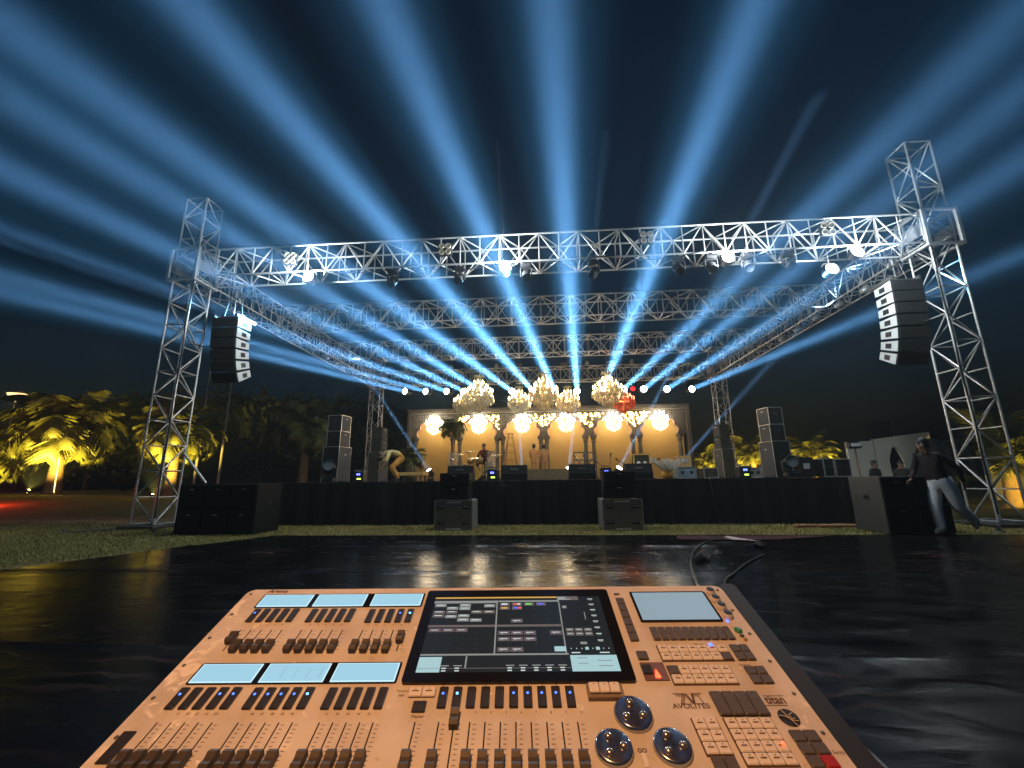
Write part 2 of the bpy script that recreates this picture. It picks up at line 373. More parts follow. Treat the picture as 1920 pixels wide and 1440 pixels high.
# ================================================================== lamps on the rig
blk = mat('black_plastic', (.018, .018, .02), .45, var=.25, scale=12)
blkm = mat('black_metal', (.025, .025, .027), .4, .3, var=.25, scale=12)
chrome = mat('polished_reflector', (.75, .76, .78), .12, 1.0, var=.05)
glow_white = mat('lit_lens_white', (.9, .95, 1), .2, var=0, emit=(.86, .95, 1.0), estr=45)
glow_cool = mat('lit_flood_lens', (.9, .95, 1), .2, var=0, emit=(.85, .97, 1.0), estr=25)
glow_red = mat('red_lens', (.6, .02, .02), .2, var=0, emit=(1, .02, .03), estr=2.5)
lens_off = mat('dark_lens', (.10, .11, .12), .08, .2, var=.1)
cell_glow = mat('reflecting_cell_glow', (.62, .58, .48), .25, .3, var=.1, emit=(1, .86, .6), estr=.10)  # faint glow added for the light these cells reflect
# moving head: base, yoke arms, head with lens.  local frame: z up, head hangs at -h
def _head_mesh():
    g = MB(); g.lathe([(.02, .17), (.10, .165), (.135, .10), (.14, -.02), (.13, -.10), (.15, -.15), (.155, -.22), (.14, -.22), (.135, -.19)], 18)
    for k in range(5): g.lathe([(.142, .07-.03*k), (.147, .062-.03*k), (.142, .054-.03*k)], 18)
    return g.mesh('head', blk)
HEADM = _head_mesh()
_g = MB(); _g.lathe([(.001, 0), (.132, 0)], 20, (0, 0, -.195)); LENS_ON = _g.mesh('lens', glow_white)
_g = MB(); _g.lathe([(.001, .02), (.08, .012), (.132, 0)], 20, (0, 0, -.2)); LENS_OFF = _g.mesh('lens', lens_off)
_g = MB(); _g.lathe([(.001, .02), (.08, .012), (.132, 0)], 20, (0, 0, -.2)); LENS_RED = _g.mesh('lens', glow_red)
_g = MB(); _g.box((0, 0, -.06), (.34, .24, .12), ch=.02); _g.box((0, 0, -.005), (.2, .2, .02)); _g.box((.10, -.123, -.06), (.08, .006, .05)); BASEM = _g.mesh('base', blk)
_g = MB()
for s in (-1, 1): _g.box((s*.185, 0, -.29), (.035, .10, .30), ch=.012); _g.tube((s*.16, 0, -.38), (s*.205, 0, -.38), .05, 12)
_g.box((0, 0, -.145), (.40, .12, .03), ch=.01); YOKEM = _g.mesh('yoke', blk)
_g = MB()
for s in (-1, 1): _g.tube((s*.09, -.03, .03), (s*.09, .03, .03), .035, 8); _g.box((s*.09, 0, 0), (.04, .05, .04))
CLAMPM = _g.mesh('clamp', steel)
def moving_head(p, target, label, group, lens=LENS_ON, stand=False, beam=None, cat='stage light', skirt=None, size=1.0):
    """p = centre of the head"""
    s = -1 if stand else 1
    p = Vector(p); root = empty('moving_head', p+Vector((0, 0, .38*s*size))); root.scale = (size, size, size)
    if stand: root.rotation_euler = (math.pi, 0, 0)
    tag(root, label, cat, group)
    link('base', BASEM, root)
    d = (Vector(target)-p); yaw = math.atan2(d.y, d.x)-math.pi/2
    y = link('yoke', YOKEM, root); y.rotation_euler = (0, 0, -yaw if stand else yaw)
    if not stand: link('clamp', CLAMPM, root)
    H = aim(p, target); inv = (Matrix.Translation(root.location) @ root.rotation_euler.to_matrix().to_4x4() @ Matrix.Scale(size, 4)).inverted()
    h = link('head', HEADM, root, M=inv @ H @ Matrix.Scale(size, 4)); link('lens', lens, h)
    if beam:
        lamp('beam', 'AREA', None, beam[0], beam[1], parent=h, M=Matrix.Translation((0, 0, -.235)), shape='DISK', size=beam[2], spread=beam[3])
    if skirt:
        lamp('beam_skirt', 'AREA', None, skirt[0], skirt[1], parent=h, M=Matrix.Translation((0, 0, -.24)), shape='DISK', size=skirt[2], spread=skirt[3])
    return root
GB = 'beam lights in a row along the rearmost truss'
BLUE = (.27, .55, 1.0)
ordn = ['first', 'second', 'third', 'fourth', 'fifth', 'sixth', 'seventh']
BEAMS = [(765, 0, 548, 9.5, 1.0), (803, 0, 516, 9.0, 1.0), (841, 0, 440, 8.5, 1.0), (872, 0, 315, 8.0, 1.05), (905, 0, 175, 8.0, 1.0), (962, 0, 40, 8.0, 1.2),
         (1001, 345, 0, 7.5, 1.35), (1041, 715, 0, 7.5, 1.15), (1082, 1030, 0, 7.5, 1.0), (1130, 1420, 0, 7.5, 1.0), (1168, 1905, 30, 8.0, .6), (1205, 1920, 170, 8.5, .5),
         (1248, 1920, 300, 9.0, .5), (1293, 1920, 475, 9.5, .55)]
HEADPOS = []
for i, (sx, tx, ty, yt, pw) in enumerate(BEAMS):
    p = atY(sx, 735 if sx < 1100 else 731, 24.45); q = atZ(tx, ty, p.z-(.5 if i in (2, 3, 4, 5, 10, 11, 12) else .1)); HEADPOS.append(p)
    if i < 7: lab = f'{ordn[i]} lit beam light on the rearmost truss counted from the palm-garden end'
    else: lab = f'{ordn[13-i]} lit beam light on the rearmost truss counted from the walking man\'s end'
    moving_head(p, q, lab, GB, beam=(350*pw, BLUE, .18, R(2.0)), skirt=(270*pw, (.15, .50, .86), .22, R(4.4)), size=1.3)

pr = atY(1185, 728, 24.45); moving_head(pr, pr+Vector((.2, -3, -1)), 'small unlit beam light with a red glowing lens on the rearmost truss', GB, lens=LENS_RED)
GF = 'beam lights standing on the stage floor'
FB = [(808, 888, 21.5, 340, 180, 13.5, 'bright floor beam light beside the bending man in yellow'), (979, 888, 21.5, 938, 262, 13.2, 'floor beam light behind the black wedge near the stepladder'),
      (1066, 886, 21.5, 1138, 262, 13.2, 'floor beam light behind the wedge nearest the two people in orange'), (1158, 884, 21.5, 1472, 295, 13.2, 'floor beam light leaning over beside the framed amplifier rack'),
      (1263, 872, 21.5, 1480, 640, 15.5, 'floor beam light between the flower basket and the brown crate')]
for (sx, sy, Y, tx, ty, yt, lab) in FB:
    p = atY(sx, sy, Y); p.z = max(p.z, SZ+.39); p.z = SZ+.39; q = atY(tx, ty, yt)
    moving_head(p, q, lab, GF, stand=True, beam=(80 if sx > 1200 else 150, (.34, .60, 1.0), .14, R(2.2)))
# unlit heads under the front truss
GU = 'unlit moving heads hanging under the front truss'
hx = [(735, 548), (862, 540), (987, 535), (1114, 527), (1265, 430), (1336, 517), (1406, 515), (1482, 512)]
for i, (x, y) in enumerate(hx):
    p = atY(x, y, TY0-.25); p.z = TZ-TH/2-.35
    lab = f'{ordn[i] if i < 4 else ordn[7-i]} dark moving head under the front truss from the {"palm-garden" if i < 4 else "walking man"} end'
    moving_head(p, p+Vector((random.uniform(-.5, .5), -1.2, -1.5)), lab, GU, lens=LENS_OFF, size=.8)
# flood lamps that wash the front truss in white
def flood(p, label, e):
    t = empty('flood_lamp', p); tag(t, label, 'flood lamp', 'white flood lamps on the front truss')
    FM = Matrix.Rotation(R(78), 4, 'X')      # the lens looks out at the audience, a little downward
    c = MB().lathe([(.02, -.17), (.10, -.17), (.14, -.10), (.15, .08), (.165, .09), (.165, .10), (.15, .10)], 18).build('can', blkm, t, M=FM)
    MB().lathe([(.001, .085), (.148, .075)], 18).build('lens', glow_cool, c)
    g = MB(); pts = [(-.17, 0, -.02), (-.19, 0, .14), (-.12, 0, .20), (.12, 0, .20), (.19, 0, .14), (.17, 0, -.02)]; g.path(pts, .014, 6); g.build('bracket', steel, t)
    lamp('flood_light', 'POINT', (0, -.34, -.02), e, (.86, .96, 1.0), parent=t, shadow_soft_size=.12)
    return t
for (x, y, lab, e) in [(580, 530, 'white flood lamp on the front truss near the hanging speaker by the palms', 430), (948, 517, 'glaring white flood lamp on the front truss nearest its middle', 430),
                       (1364, 493, 'white flood lamp on the front truss above the orange chandelier', 430), (1606, 487, 'white flood lamp where the front truss nears the corner block', 380)]:
    p = atY(x, y, TY0-.3); p.z = TZ-TH/2-.2; flood(p, lab, e)
p = atY(1556, 508, TY0-.2)
t = flood(p, 'small white flood lamp dangling below the front truss beside its brighter neighbour', 40)
MB().tube((0, 0, .1), (0, 0, TZ-TH/2-p.z), .012, 6).build('drop_pipe', steel, t)
# four-cell blinders
for (x, y, lab) in [(546, 486, 'blinder with four round lamps near the palm-side end of the front truss'), (835, 469, 'blinder with four round lamps clear against the dark on the front truss'),
                    (1212, 447, 'blinder with four round lamps on the front truss crossed by a light beam'), (1550, 431, 'blinder with four round lamps near the tall corner tower')]:
    p = atY(x, y, TY0-TW/2-.10); t = empty('blinder', p); tag(t, lab, 'blinder', 'four-cell blinders on the front truss')
    g = MB(); g.box((0, 0, 0), (.36, .09, .36), ch=.02); g.box((0, .08, 0), (.06, .10, .06)); g.build('housing', blk, t)
    for ax in (-1, 1):
        for az in (-1, 1):
            M = Matrix.Rotation(R(90), 3, 'X')
            MB().lathe([(.072, .0), (.076, .035), (.068, .035), (.05, .012), (.001, .004)], 16, (ax*.088, -.04, az*.088), M).build('lamp_cell', cell_glow, t)
# pars on the side trusses and the back truss
def par_mesh():
    g = MB(); M = Matrix.Rotation(R(62), 3, 'X'); g.lathe([(.01, -.13), (.07, -.12), (.10, -.04), (.105, .12), (.095, .12), (.085, .05)], 14, (0, 0, -.16), M)
    g.path([(-.115, 0, -.16), (-.12, 0, -.06), (0, 0, -.01), (.12, 0, -.06), (.115, 0, -.16)], .012, 5); return g
PARM = par_mesh().mesh('can', mat('pale_par_can', (.45, .45, .44), .4, .5, var=.2))
_g = MB(); _g.lathe([(.001, .02), (.09, .05)], 14, (0, 0, -.16), Matrix.Rotation(R(62), 3, 'X')); PARL = _g.mesh('lens', lens_off); PARW = _g.mesh('lens', mat('warm_lit_lens', (1, .8, .5), .3, var=0, emit=(1, .7, .35), estr=6))
def par(p, rz, lab, group, lit=False, flip=False):
    t = empty('par_lamp', p, rz); t['label'] = lab; t['category'] = 'stage light'; t['group'] = group
    if flip: t.rotation_euler = (math.pi, 0, rz)
    link('can', PARM, t); link('lens', PARW if lit else PARL, t)
sp = [(505, 617), (545, 638), (600, 667), (617, 683), (630, 690)]
names = ['nearest the front', 'second from the front', 'third from the front', 'lit warm, fourth from the front', 'lit warm, fifth from the front']
for i, (x, y) in enumerate(sp):
    d = ray(x, y-6); k = -TX/d.x; p = CAMP+d*k; p.z = TZ-TH/2-.02
    par((-TX+.3, p.y, p.z), R(-70), f'par lamp under the palm-side truss, {names[i]}', 'par lamps under the side trusses', i > 2)
for i, (x, y) in enumerate([(1640, 545), (1590, 573), (1547, 600), (1510, 622), (1480, 640)]):
    d = ray(x, y-6); k = TX/d.x; p = CAMP+d*k; p.z = TZ-TH/2-.02
    par((TX-.3, p.y, p.z), R(70), f'par lamp under the side truss by the walking man, {ordn[i]} from the front', 'par lamps under the side trusses')
STROBE = MB(); STROBE.box((0, 0, .13), (.42, .12, .16), ch=.02); STROBE.box((0, -.062, .13), (.37, .004, .11)); STROBE.box((0, .02, .03), (.06, .06, .06)); STROBE = STROBE.mesh('strobe', mat('strobe_case', (.20, .19, .18), .5, var=.2))
for i in range(14):
    p = atY(722+i*42, 700, TYB); z = TZ+TH/2+.02
    side = f'{ordn[i//2]} from the palm-side end of the rearmost truss'
    if i % 2 == 0: o = link('strobe_light', STROBE, None, (p.x, TYB-TW/2, z)); tag(o, 'flat strobe light on top, '+side, 'strobe', 'fixtures standing on the rearmost truss')
    else: par((p.x, TYB-TW/2, z), 0, 'round lamp standing on top, '+side, 'fixtures standing on the rearmost truss', flip=True)

# ------------------------------------------------------------------ hanging line arrays
greyp = mat('pale_grey_side_panel', (.50, .52, .52), .5, var=.12, scale=6)
grille = mat('black_grille', (.012, .012, .013), .75, var=.3, scale=90, bump=.5, bscale=160, spec=.3)
def line_array(x, y, ztop, nmod, label):
    """inner = +1 when the stage side is +x"""
    t = empty('line_array', (x, y, ztop)); tag(t, label, 'line array', 'line arrays hanging from the front corners')
    hgt, wid, dep = .30, .76, .58
    pos = Vector((0, 0, -.12)); ang = 0.0
    for k in range(nmod):
        ang += R((0, .5, 1, 1.5, 3, 5, 7, 9)[k+8-nmod])
        M = Matrix.Translation(pos) @ Matrix.Rotation(ang, 4, 'X')
        c = empty('cabinet', M=Matrix.Identity(4)); c.parent = t; c.matrix_local = M
        tp = .045  # trapezoid: the back is lower than the front
        poly = [(-dep/2, 0), (dep/2, -tp), (dep/2, -hgt+tp), (-dep/2, -hgt+.012)]
        T = frame(Vector((-wid/2, 0, 0)), Y1, Z1, X1); MB().prism(poly, T, wid).build('shell', blk, c)
        MB().box((0, -dep/2-.012, -hgt/2), (wid-.03, .02, hgt-.03), ch=.006).build('grille', grille, c)
        for s in (-1, 1):
            q = [(-dep/2+.02, -.012), (dep/2-.02, -tp-.008), (dep/2-.02, -hgt+tp+.008), (-dep/2+.02, -hgt+.02)]
            T = frame(Vector((s*(wid/2) if s > 0 else -wid/2-.012, 0, 0)), Y1, Z1, X1); sd = MB().prism(q, T, .012).build('side_panel', greyp, c)
            g = MB(); xx = s*(wid/2+.013)
            g.box((xx, .02, -hgt*.5), (.006, .19, .13), ch=.002); g.box((xx+s*.004, .02, -hgt*.5+.02), (.012, .15, .03)); g.build('handle', blk, sd)
        pos = M @ Vector((0, 0, -hgt-.008)); pos = (M @ Matrix.Translation((0, -dep/2, -hgt))).translation - (Matrix.Rotation(ang, 4, 'X') @ Vector((0, -dep/2, 0)))
    g = MB(); g.box((0, 0, -.03), (.7, .10, .08)); g.box((-.34, .1, -.06), (.04, .8, .09)); g.box((.34, .1, -.06), (.04, .8, .09)); g.build('fly_frame', steel, t)
    g = MB(); up = TZ-TH/2-ztop
    for s in (-1, 1): g.tube((s*.28, 0, 0), (s*.12, 0, up), .012, 6)
    g.tube((0, 0, .1), (0, 0, up+.2), .02, 6); g.box((0, 0, up*.75), (.14, .14, .22), ch=.03); g.build('chain_hoist', steel, t)
    return t
pl = atY(417, 652, TY0+.55); pr = atY(1716, 610, TY0+.55)
line_array(-9.06, TY0+.5, 5.90, 6, 'black line array with pale side panels hanging by the palm-side tower')
line_array(9.36, TY0+.4, 6.15, 7, 'black line array with pale side panels hanging by the walking man\'s tower')

# thin dark bar added where a dark line stands over the front truss
a, b = atY(945, 446, TY0), atY(931, 262, TY0-.1); t = empty('dark_line', a); tag(t, 'thin dark line above the middle of the front truss', 'dark_line')
MB().tube((0, 0, -.3), b-a, .022, 6, r2=.012).build('pole', steel, t); MB().box((0, 0, -.1), (.1, .1, .1), ch=.01).build('clamp', steel, t)
# ================================================================== arched backdrop
BY = 25.6
stone = mat('carved_backdrop_wood', (.085, .074, .062), .75, var=.3, scale=6, bump=.5, bscale=18)
stone2 = mat('carved_relief', (.17, .155, .14), .7, var=.25, scale=14, bump=.4, bscale=30)
tan = mat('cream_backing_cloth', (.56, .36, .11), .85, var=.08, scale=1.2)
rose = mat('rose_arch_moulding', (.50, .27, .21), .6, var=.2, scale=10)
fairy = mat('fairy_bulb', (1, .8, .4), .3, var=0, emit=(1, .62, .16), estr=14)
acx = [atY(px, 830, BY).x for px in (815, 897.5, 978.5, 1061.5, 1149.5, 1237)]
zt = atY(1020, 770, BY).z; zs = atY(1020, 818, BY).z; za = atY(1020, 783, BY).z
bays = [acx[0]-1.42]+[(acx[i]+acx[i+1])/2 for i in range(5)]+[acx[5]+1.55]
bd = empty('arched_backdrop', (0, BY, SZ)); tag(bd, 'palace backdrop of six scalloped arches on paired columns', 'backdrop')
def arch_pts(hw, z0, z1, n=7, k=9):
    """cusped arch from (+hw,z0) over to (-hw,z0)"""
    pts = []; outl = lambda a: Vector((hw*math.cos(a), z0+(z1-z0)*(math.sin(a)**.85 if math.sin(a) > 0 else 0)))
    for i in range(n):
        a0, a1 = math.pi*i/n, math.pi*(i+1)/n; p, q = outl(a0), outl(a1)
        c = Vector((0, z0)); mid = (p+q)/2; o = (mid-c).normalized()*(q-p).length*.30
        for j in range(k):
            t = j/k; b = p.lerp(q, t)+o*math.sin(math.pi*t); pts.append((b.x, b.y))
    pts.append((-hw, z0)); return pts
for i in range(6):
    x0, x1 = bays[i], bays[i+1]; cx = acx[i]; hw = 0.96
    ap = [(x+cx, z) for x, z in arch_pts(hw, zs, za-.07)]
    poly = [(x0+.003, zs), (x0+.003, zt), (x1-.003, zt), (x1-.003, zs)]+ap
    T = frame(Vector((0, BY+.02, 0)), X1, Z1, -Y1); inv = Matrix.Translation((0, -BY, -SZ))
    sp_ = MB().prism([(x, z) for x, z in poly], inv @ T, .2).build('arch_panel', stone, bd)
    g = MB(); g.path([inv @ Vector((x, BY-.20, z)) for x, z in ap], .045, 6); g.build('arch_moulding', rose, sp_)
    # carved relief in both spandrels and the frieze over them
    g = MB(); rr = random.Random(i)
    for s in (-1, 1):
        for a in range(9):
            for b in range(7):
                u = (x1-cx if s > 0 else cx-x0)-.10-a*.105; v = zt-.22-b*.115
                px_ = cx+s*u
                if u < .12: continue
                q = (px_-cx)/hw
                lim = zs+(za-zs)*math.sqrt(max(0, 1-q*q))+.16 if abs(q) < 1 else zs+.12
                if v < lim: continue
                g.lathe([(.001, .05), (.03, .042), (.047, .0)], 5, inv @ Vector((px_+rr.uniform(-.01, .01), BY-.182, v)), Matrix.Rotation(R(90), 3, 'X'))
    r_ = g.build('carving', stone2, sp_); r_['kind'] = 'stuff'
    for s in (-1, 1):
        if (i, s) in ((0, -1), (0, 1), (5, 1), (2, -1)): continue
        g = MB(); n = 34 if (i, s) in ((1, -1), (1, 1), (2, 1), (3, -1), (4, -1)) else 52
        for k in range(n):
            a, b = rr.random(), rr.random()
            if a+b > 1: a, b = 1-a, 1-b
            ex = (x1-cx if s > 0 else cx-x0)-.05
            px_ = cx+s*(ex-a*.85); v = zt-.24-b*.85
            q = (px_-cx)/hw; lim = zs+(za-zs)*math.sqrt(max(0, 1-q*q))+.08 if abs(q) < 1 else zs
            if v < lim: continue
            g.sph(inv @ Vector((px_, BY-.24-rr.random()*.05, v)), rr.uniform(.022, .05), 6, 4)
        if g.v: f_ = g.build('fairy_lights', fairy, sp_); f_['kind'] = 'stuff'
MB().box(((bays[0]+bays[-1])/2, -.10, zt-SZ+.11), (bays[-1]-bays[0]+.5, .36, .22), ch=.03).build('cornice', stone, bd)
MB().box(((bays[0]+bays[-1])/2, -.12, zt-SZ-.06), (bays[-1]-bays[0]+.2, .27, .07), ch=.02).build('frieze_moulding', stone2, bd)
for s, x in ((-1, bays[0]), (1, bays[-1])): MB().box((x+s*.13, -.09, (zt-SZ)/2), (.24, .30, zt-SZ-.03), ch=.02).build('end_post', stone, bd)
pr_ = [(.20, 0), (.20, .10), (.15, .13), (.17, .22), (.12, .28), (.125, .6), (.115, 1.55), (.105, 1.75), (.15, 1.82), (.12, 1.88), (.20, 2.05), (.21, 2.12)]
hcol = zs-SZ-.003; pr_ = [(r, z*hcol/2.12) for r, z in pr_]
COLM = MB().lathe(pr_, 8, smooth=False).mesh('column', stone)
for i in range(6):
    for s in (-1, 1):
        x = acx[i]+s*1.13
        o = link('column', COLM, bd, (x, -.09, 0)); MB().box((0, 0, .04), (.46, .34, .08)).build('plinth', stone2, o)
for i in range(6):
    MB().box(((bays[i]+bays[i+1])/2, .55, (zt-SZ)/2-.05), (bays[i+1]-bays[i]-.01, .03, zt-SZ-.1)).build('backing_panel', tan, bd)

# ------------------------------------------------------------------ bright candle chandeliers inside the arches
brass = mat('gilt_brass', (.65, .45, .16), .3, .9, var=.15)
whiteglow = mat('chandelier_bulb', (1, .9, .7), .3, var=0, emit=(1, .92, .76), estr=40)
glassw = mat('glowing_crystal', (.95, .9, .8), .15, var=.05, emit=(1, .86, .6), estr=1.6)  # drops carry their own glow in place of the bulbs' light
def arch_chandelier_proto():
    t = empty('candle_chandelier'); t['category'] = 'chandelier'; t['group'] = 'white-hot chandeliers in the backdrop arches'
    g = MB(); g.lathe([(.02, 0), (.03, -.1), (.07, -.16), (.03, -.24), (.09, -.34), (.03, -.45), (.05, -.55), (.11, -.62), (.03, -.72), (.01, -.78)], 12); g.tube((0, 0, 0), (0, 0, .28), .012, 6); g.sph((0, 0, .3), .05, 8, 5); g.build('stem', brass, t)
    ga, gb = MB(), MB()
    for tier, (n, r, z) in enumerate(((9, .44, -.40), (6, .24, -.12))):
        for k in range(n):
            a = 2*math.pi*k/n+tier*.3; c, s = math.cos(a), math.sin(a)
            ar = MB(); ar.path([(c*.04, s*.04, z-.1), (c*r*.5, s*r*.5, z-.2), (c*r*.9, s*r*.9, z-.14), (c*r, s*r, z)], .013, 5)
            ar.lathe([(.02, 0), (.05, .02), (.02, .03)], 8, (c*r, s*r, z)); o = ar.build('arm', brass, t)
            b = MB(); b.lathe([(.02, .03), (.022, .11), (.045, .15), (.05, .20), (.03, .27), (.004, .32)], 8, (c*r, s*r, z)); b.build('candle_bulb', whiteglow, o)
    for ring, (r, z, n, l) in enumerate(((.40, -.44, 18, .12), (.42, -.54, 18, .13), (.36, -.66, 14, .13), (.24, -.76, 10, .13), (.08, -.84, 4, .12))):
        for k in range(n):
            a = 2*math.pi*k/n+ring*.2; gb.lathe([(.003, 0), (.028, -l*.4), (.022, -l*.7), (.003, -l)], 5, (math.cos(a)*r, math.sin(a)*r, z), smooth=False)
        gb.path([(math.cos(2*math.pi*k/16)*r, math.sin(2*math.pi*k/16)*r, z) for k in range(17)], .008, 4)
    o = gb.build('crystal_drops', glassw, t); o['kind'] = 'stuff'
    lamp('chandelier_light', 'POINT', (0, -.15, -.45), 165, (1, .68, .30), parent=t, shadow_soft_size=.42)
    return t
ac = arch_chandelier_proto()
alab = ['candle chandelier in the arch at the palm-plant end of the backdrop', 'candle chandelier in the arch behind the drummer', 'candle chandelier in the arch beside the wooden stepladder',
        'candle chandelier in the arch behind the two people in orange', 'candle chandelier in the arch under the orange crystal chandelier', 'candle chandelier in the last arch, above the flower basket']
for i, px in enumerate((814, 897.5, 979, 1061, 1150, 1237.5)):
    o = ac if i == 0 else copy_tree(ac); p = atY(px, 788, BY-.45); o.location = (p.x, BY-.45, zt-.36-.3+.22); o['label'] = alab[i]

# ------------------------------------------------------------------ big crystal chandeliers hung over the stage
def crystal_mat(name, c, tint):
    m = bpy.data.materials.new(name); m.use_nodes = True; n = m.node_tree; n.nodes.clear(); L = n.links.new
    o = n.nodes.new('ShaderNodeOutputMaterial'); gl = n.nodes.new('ShaderNodeBsdfGlossy'); gl.inputs['Roughness'].default_value = .12
    tr = n.nodes.new('ShaderNodeBsdfTranslucent'); df = n.nodes.new('ShaderNodeBsdfDiffuse')
    nz = n.nodes.new('ShaderNodeTexNoise'); nz.inputs['Scale'].default_value = 35; cr = n.nodes.new('ShaderNodeValToRGB')
    cr.color_ramp.elements[0].position = .35; cr.color_ramp.elements[0].color = (*[x*.45 for x in c], 1); cr.color_ramp.elements[1].position = .65; cr.color_ramp.elements[1].color = (*tint, 1)
    tc = n.nodes.new('ShaderNodeTexCoord'); L(tc.outputs['Object'], nz.inputs['Vector']); L(nz.outputs['Fac'], cr.inputs[0])
    for q in (gl, tr, df): L(cr.outputs[0], q.inputs['Color'])
    m1 = n.nodes.new('ShaderNodeMixShader'); m1.inputs[0].default_value = .55; L(df.outputs[0], m1.inputs[1]); L(tr.outputs[0], m1.inputs[2])
    m2 = n.nodes.new('ShaderNodeMixShader'); m2.inputs[0].default_value = .25; L(m1.outputs[0], m2.inputs[1]); L(gl.outputs[0], m2.inputs[2]); L(m2.outputs[0], o.inputs['Surface'])
    return m
cry_gold = crystal_mat('champagne_crystal', (.75, .6, .35), (.95, .88, .7)); cry_red = crystal_mat('red_crystal', (.75, .10, .05), (.95, .30, .16)); cry_pale = crystal_mat('pale_crystal', (.75, .68, .5), (.95, .93, .85))
bulbg = mat('small_gold_bulb', (1, .8, .5), .3, var=0, emit=(1, .74, .34), estr=10); bulbr = mat('small_red_bulb', (1, .4, .3), .3, var=0, emit=(1, .25, .12), estr=7)
def big_chandelier(seed, cry, bulb, light):
    rr = random.Random(seed); t = empty('crystal_chandelier'); t['category'] = 'chandelier'; t['group'] = 'crystal chandeliers hung from the roof trusses'
    # unit size: radius .5, height about 1.25, origin at the top hook
    g = MB(); g.lathe([(.015, 0), (.03, -.08), (.06, -.14), (.025, -.22), (.05, -.34), (.025, -.46), (.06, -.58), (.03, -.8), (.05, -.92), (.01, -1.0)], 10); g.build('stem', brass, t)
    cr = MB()
    for k in range(10):
        a = 2*math.pi*k/10; c, s = math.cos(a), math.sin(a)
        cr.path([(c*.03, s*.03, -.18), (c*.08, s*.08, -.05), (c*.15, s*.15, -.01), (c*.19, s*.19, -.06), (c*.16, s*.16, -.11)], .012, 5)
    cr.build('crown', cry, t)
    for tier, (n, r, z) in enumerate(((14, .46, -.60), (9, .30, -.46), (6, .16, -.32))):
        for k in range(n):
            a = 2*math.pi*k/n+tier*.25; c, s = math.cos(a), math.sin(a)
            ar = MB(); ar.path([(c*.04, s*.04, z-.05), (c*r*.45, s*r*.45, z-.12), (c*r*.85, s*r*.85, z-.10), (c*r, s*r, z)], .009, 5)
            o = ar.build('arm', brass, t)
            b = MB(); b.lathe([(.012, 0), (.014, .05), (.026, .075), (.02, .11), (.003, .14)], 6, (c*r, s*r, z)); b.build('candle_bulb', bulb, o)
    g = MB()
    for (r, z, n, l) in ((.09, -.18, 10, .12), (.15, -.32, 18, .13), (.27, -.46, 30, .14), (.42, -.58, 44, .16), (.50, -.66, 56, .24), (.43, -.78, 44, .19), (.32, -.88, 34, .18), (.21, -.97, 22, .17), (.11, -1.05, 11, .16), (.03, -1.10, 4, .17)):
        for k in range(n):
            a = 2*math.pi*(k+rr.random()*.4)/n; q = r*rr.uniform(.93, 1.04); ll = l*rr.uniform(.6, 1.25)
            g.lathe([(.002, 0), (.017, -ll*.55), (.013, -ll*.8), (.002, -ll)], 4, (math.cos(a)*q, math.sin(a)*q, z+rr.uniform(-.02, .02)), smooth=False)
        g.path([(math.cos(2*math.pi*k/18)*r, math.sin(2*math.pi*k/18)*r, z) for k in range(19)], .008, 4)
    o = g.build('crystal_drops', cry, t); o['kind'] = 'stuff'
    lamp('chandelier_light', 'POINT', (0, 0, -.62), light[0], light[1], parent=t, shadow_soft_size=.10)
    g = MB(); g.tube((0, 0, 0), (0, 0, 1), .008, 5); w_ = g.build('hanging_wire', steel, t)
    return t, w_
WARM = (1, .70, .36)
def place_chand(t, w_, px, ptop, pbot, Y, label):
    a = atY(px, ptop, Y); b = atY(px, pbot, Y); s = (a.z-b.z)/1.25
    t.location = a; t.scale = (s*(.95+.1*random.random()), s, s); t['label'] = label
    w_.scale = (1, 1, (TZ-TH/2-a.z)/s)
c1, w1 = big_chandelier(1, cry_gold, bulbg, (430, WARM)); c2, w2 = big_chandelier(2, cry_pale, bulbg, (330, (1, .74, .42))); c3, w3 = big_chandelier(3, cry_red, bulbr, (270, (1, .24, .09)))
def cp(c): d = copy_tree(c); return d, [k for k in d.children if k.name.startswith('hanging_wire')][0]
c4, w4 = cp(c1); c5, w5 = cp(c2); c6, w6 = cp(c1); c7, w7 = cp(c2)
place_chand(c2, w2, 898, 703, 775, 14.8, 'largest pale crystal chandelier, hung nearest the palm-side tower')
place_chand(c5, w5, 871, 728, 781, 19.2, 'small crystal chandelier tucked below and behind the largest pale one')
place_chand(c7, w7, 973, 724, 779, 19.2, 'small crystal chandelier beside the golden one, above the stepladder')
place_chand(c1, w1, 1018, 699, 771, 14.8, 'large golden crystal chandelier between two smaller ones')
place_chand(c4, w4, 1064, 724, 778, 19.2, 'small crystal chandelier with a dazzling beam light right beside it')
place_chand(c6, w6, 1137, 697, 765, 14.8, 'large crystal chandelier overlapping the red one')
place_chand(c3, w3, 1168, 725, 777, 19.2, 'crystal chandelier glowing red and orange')
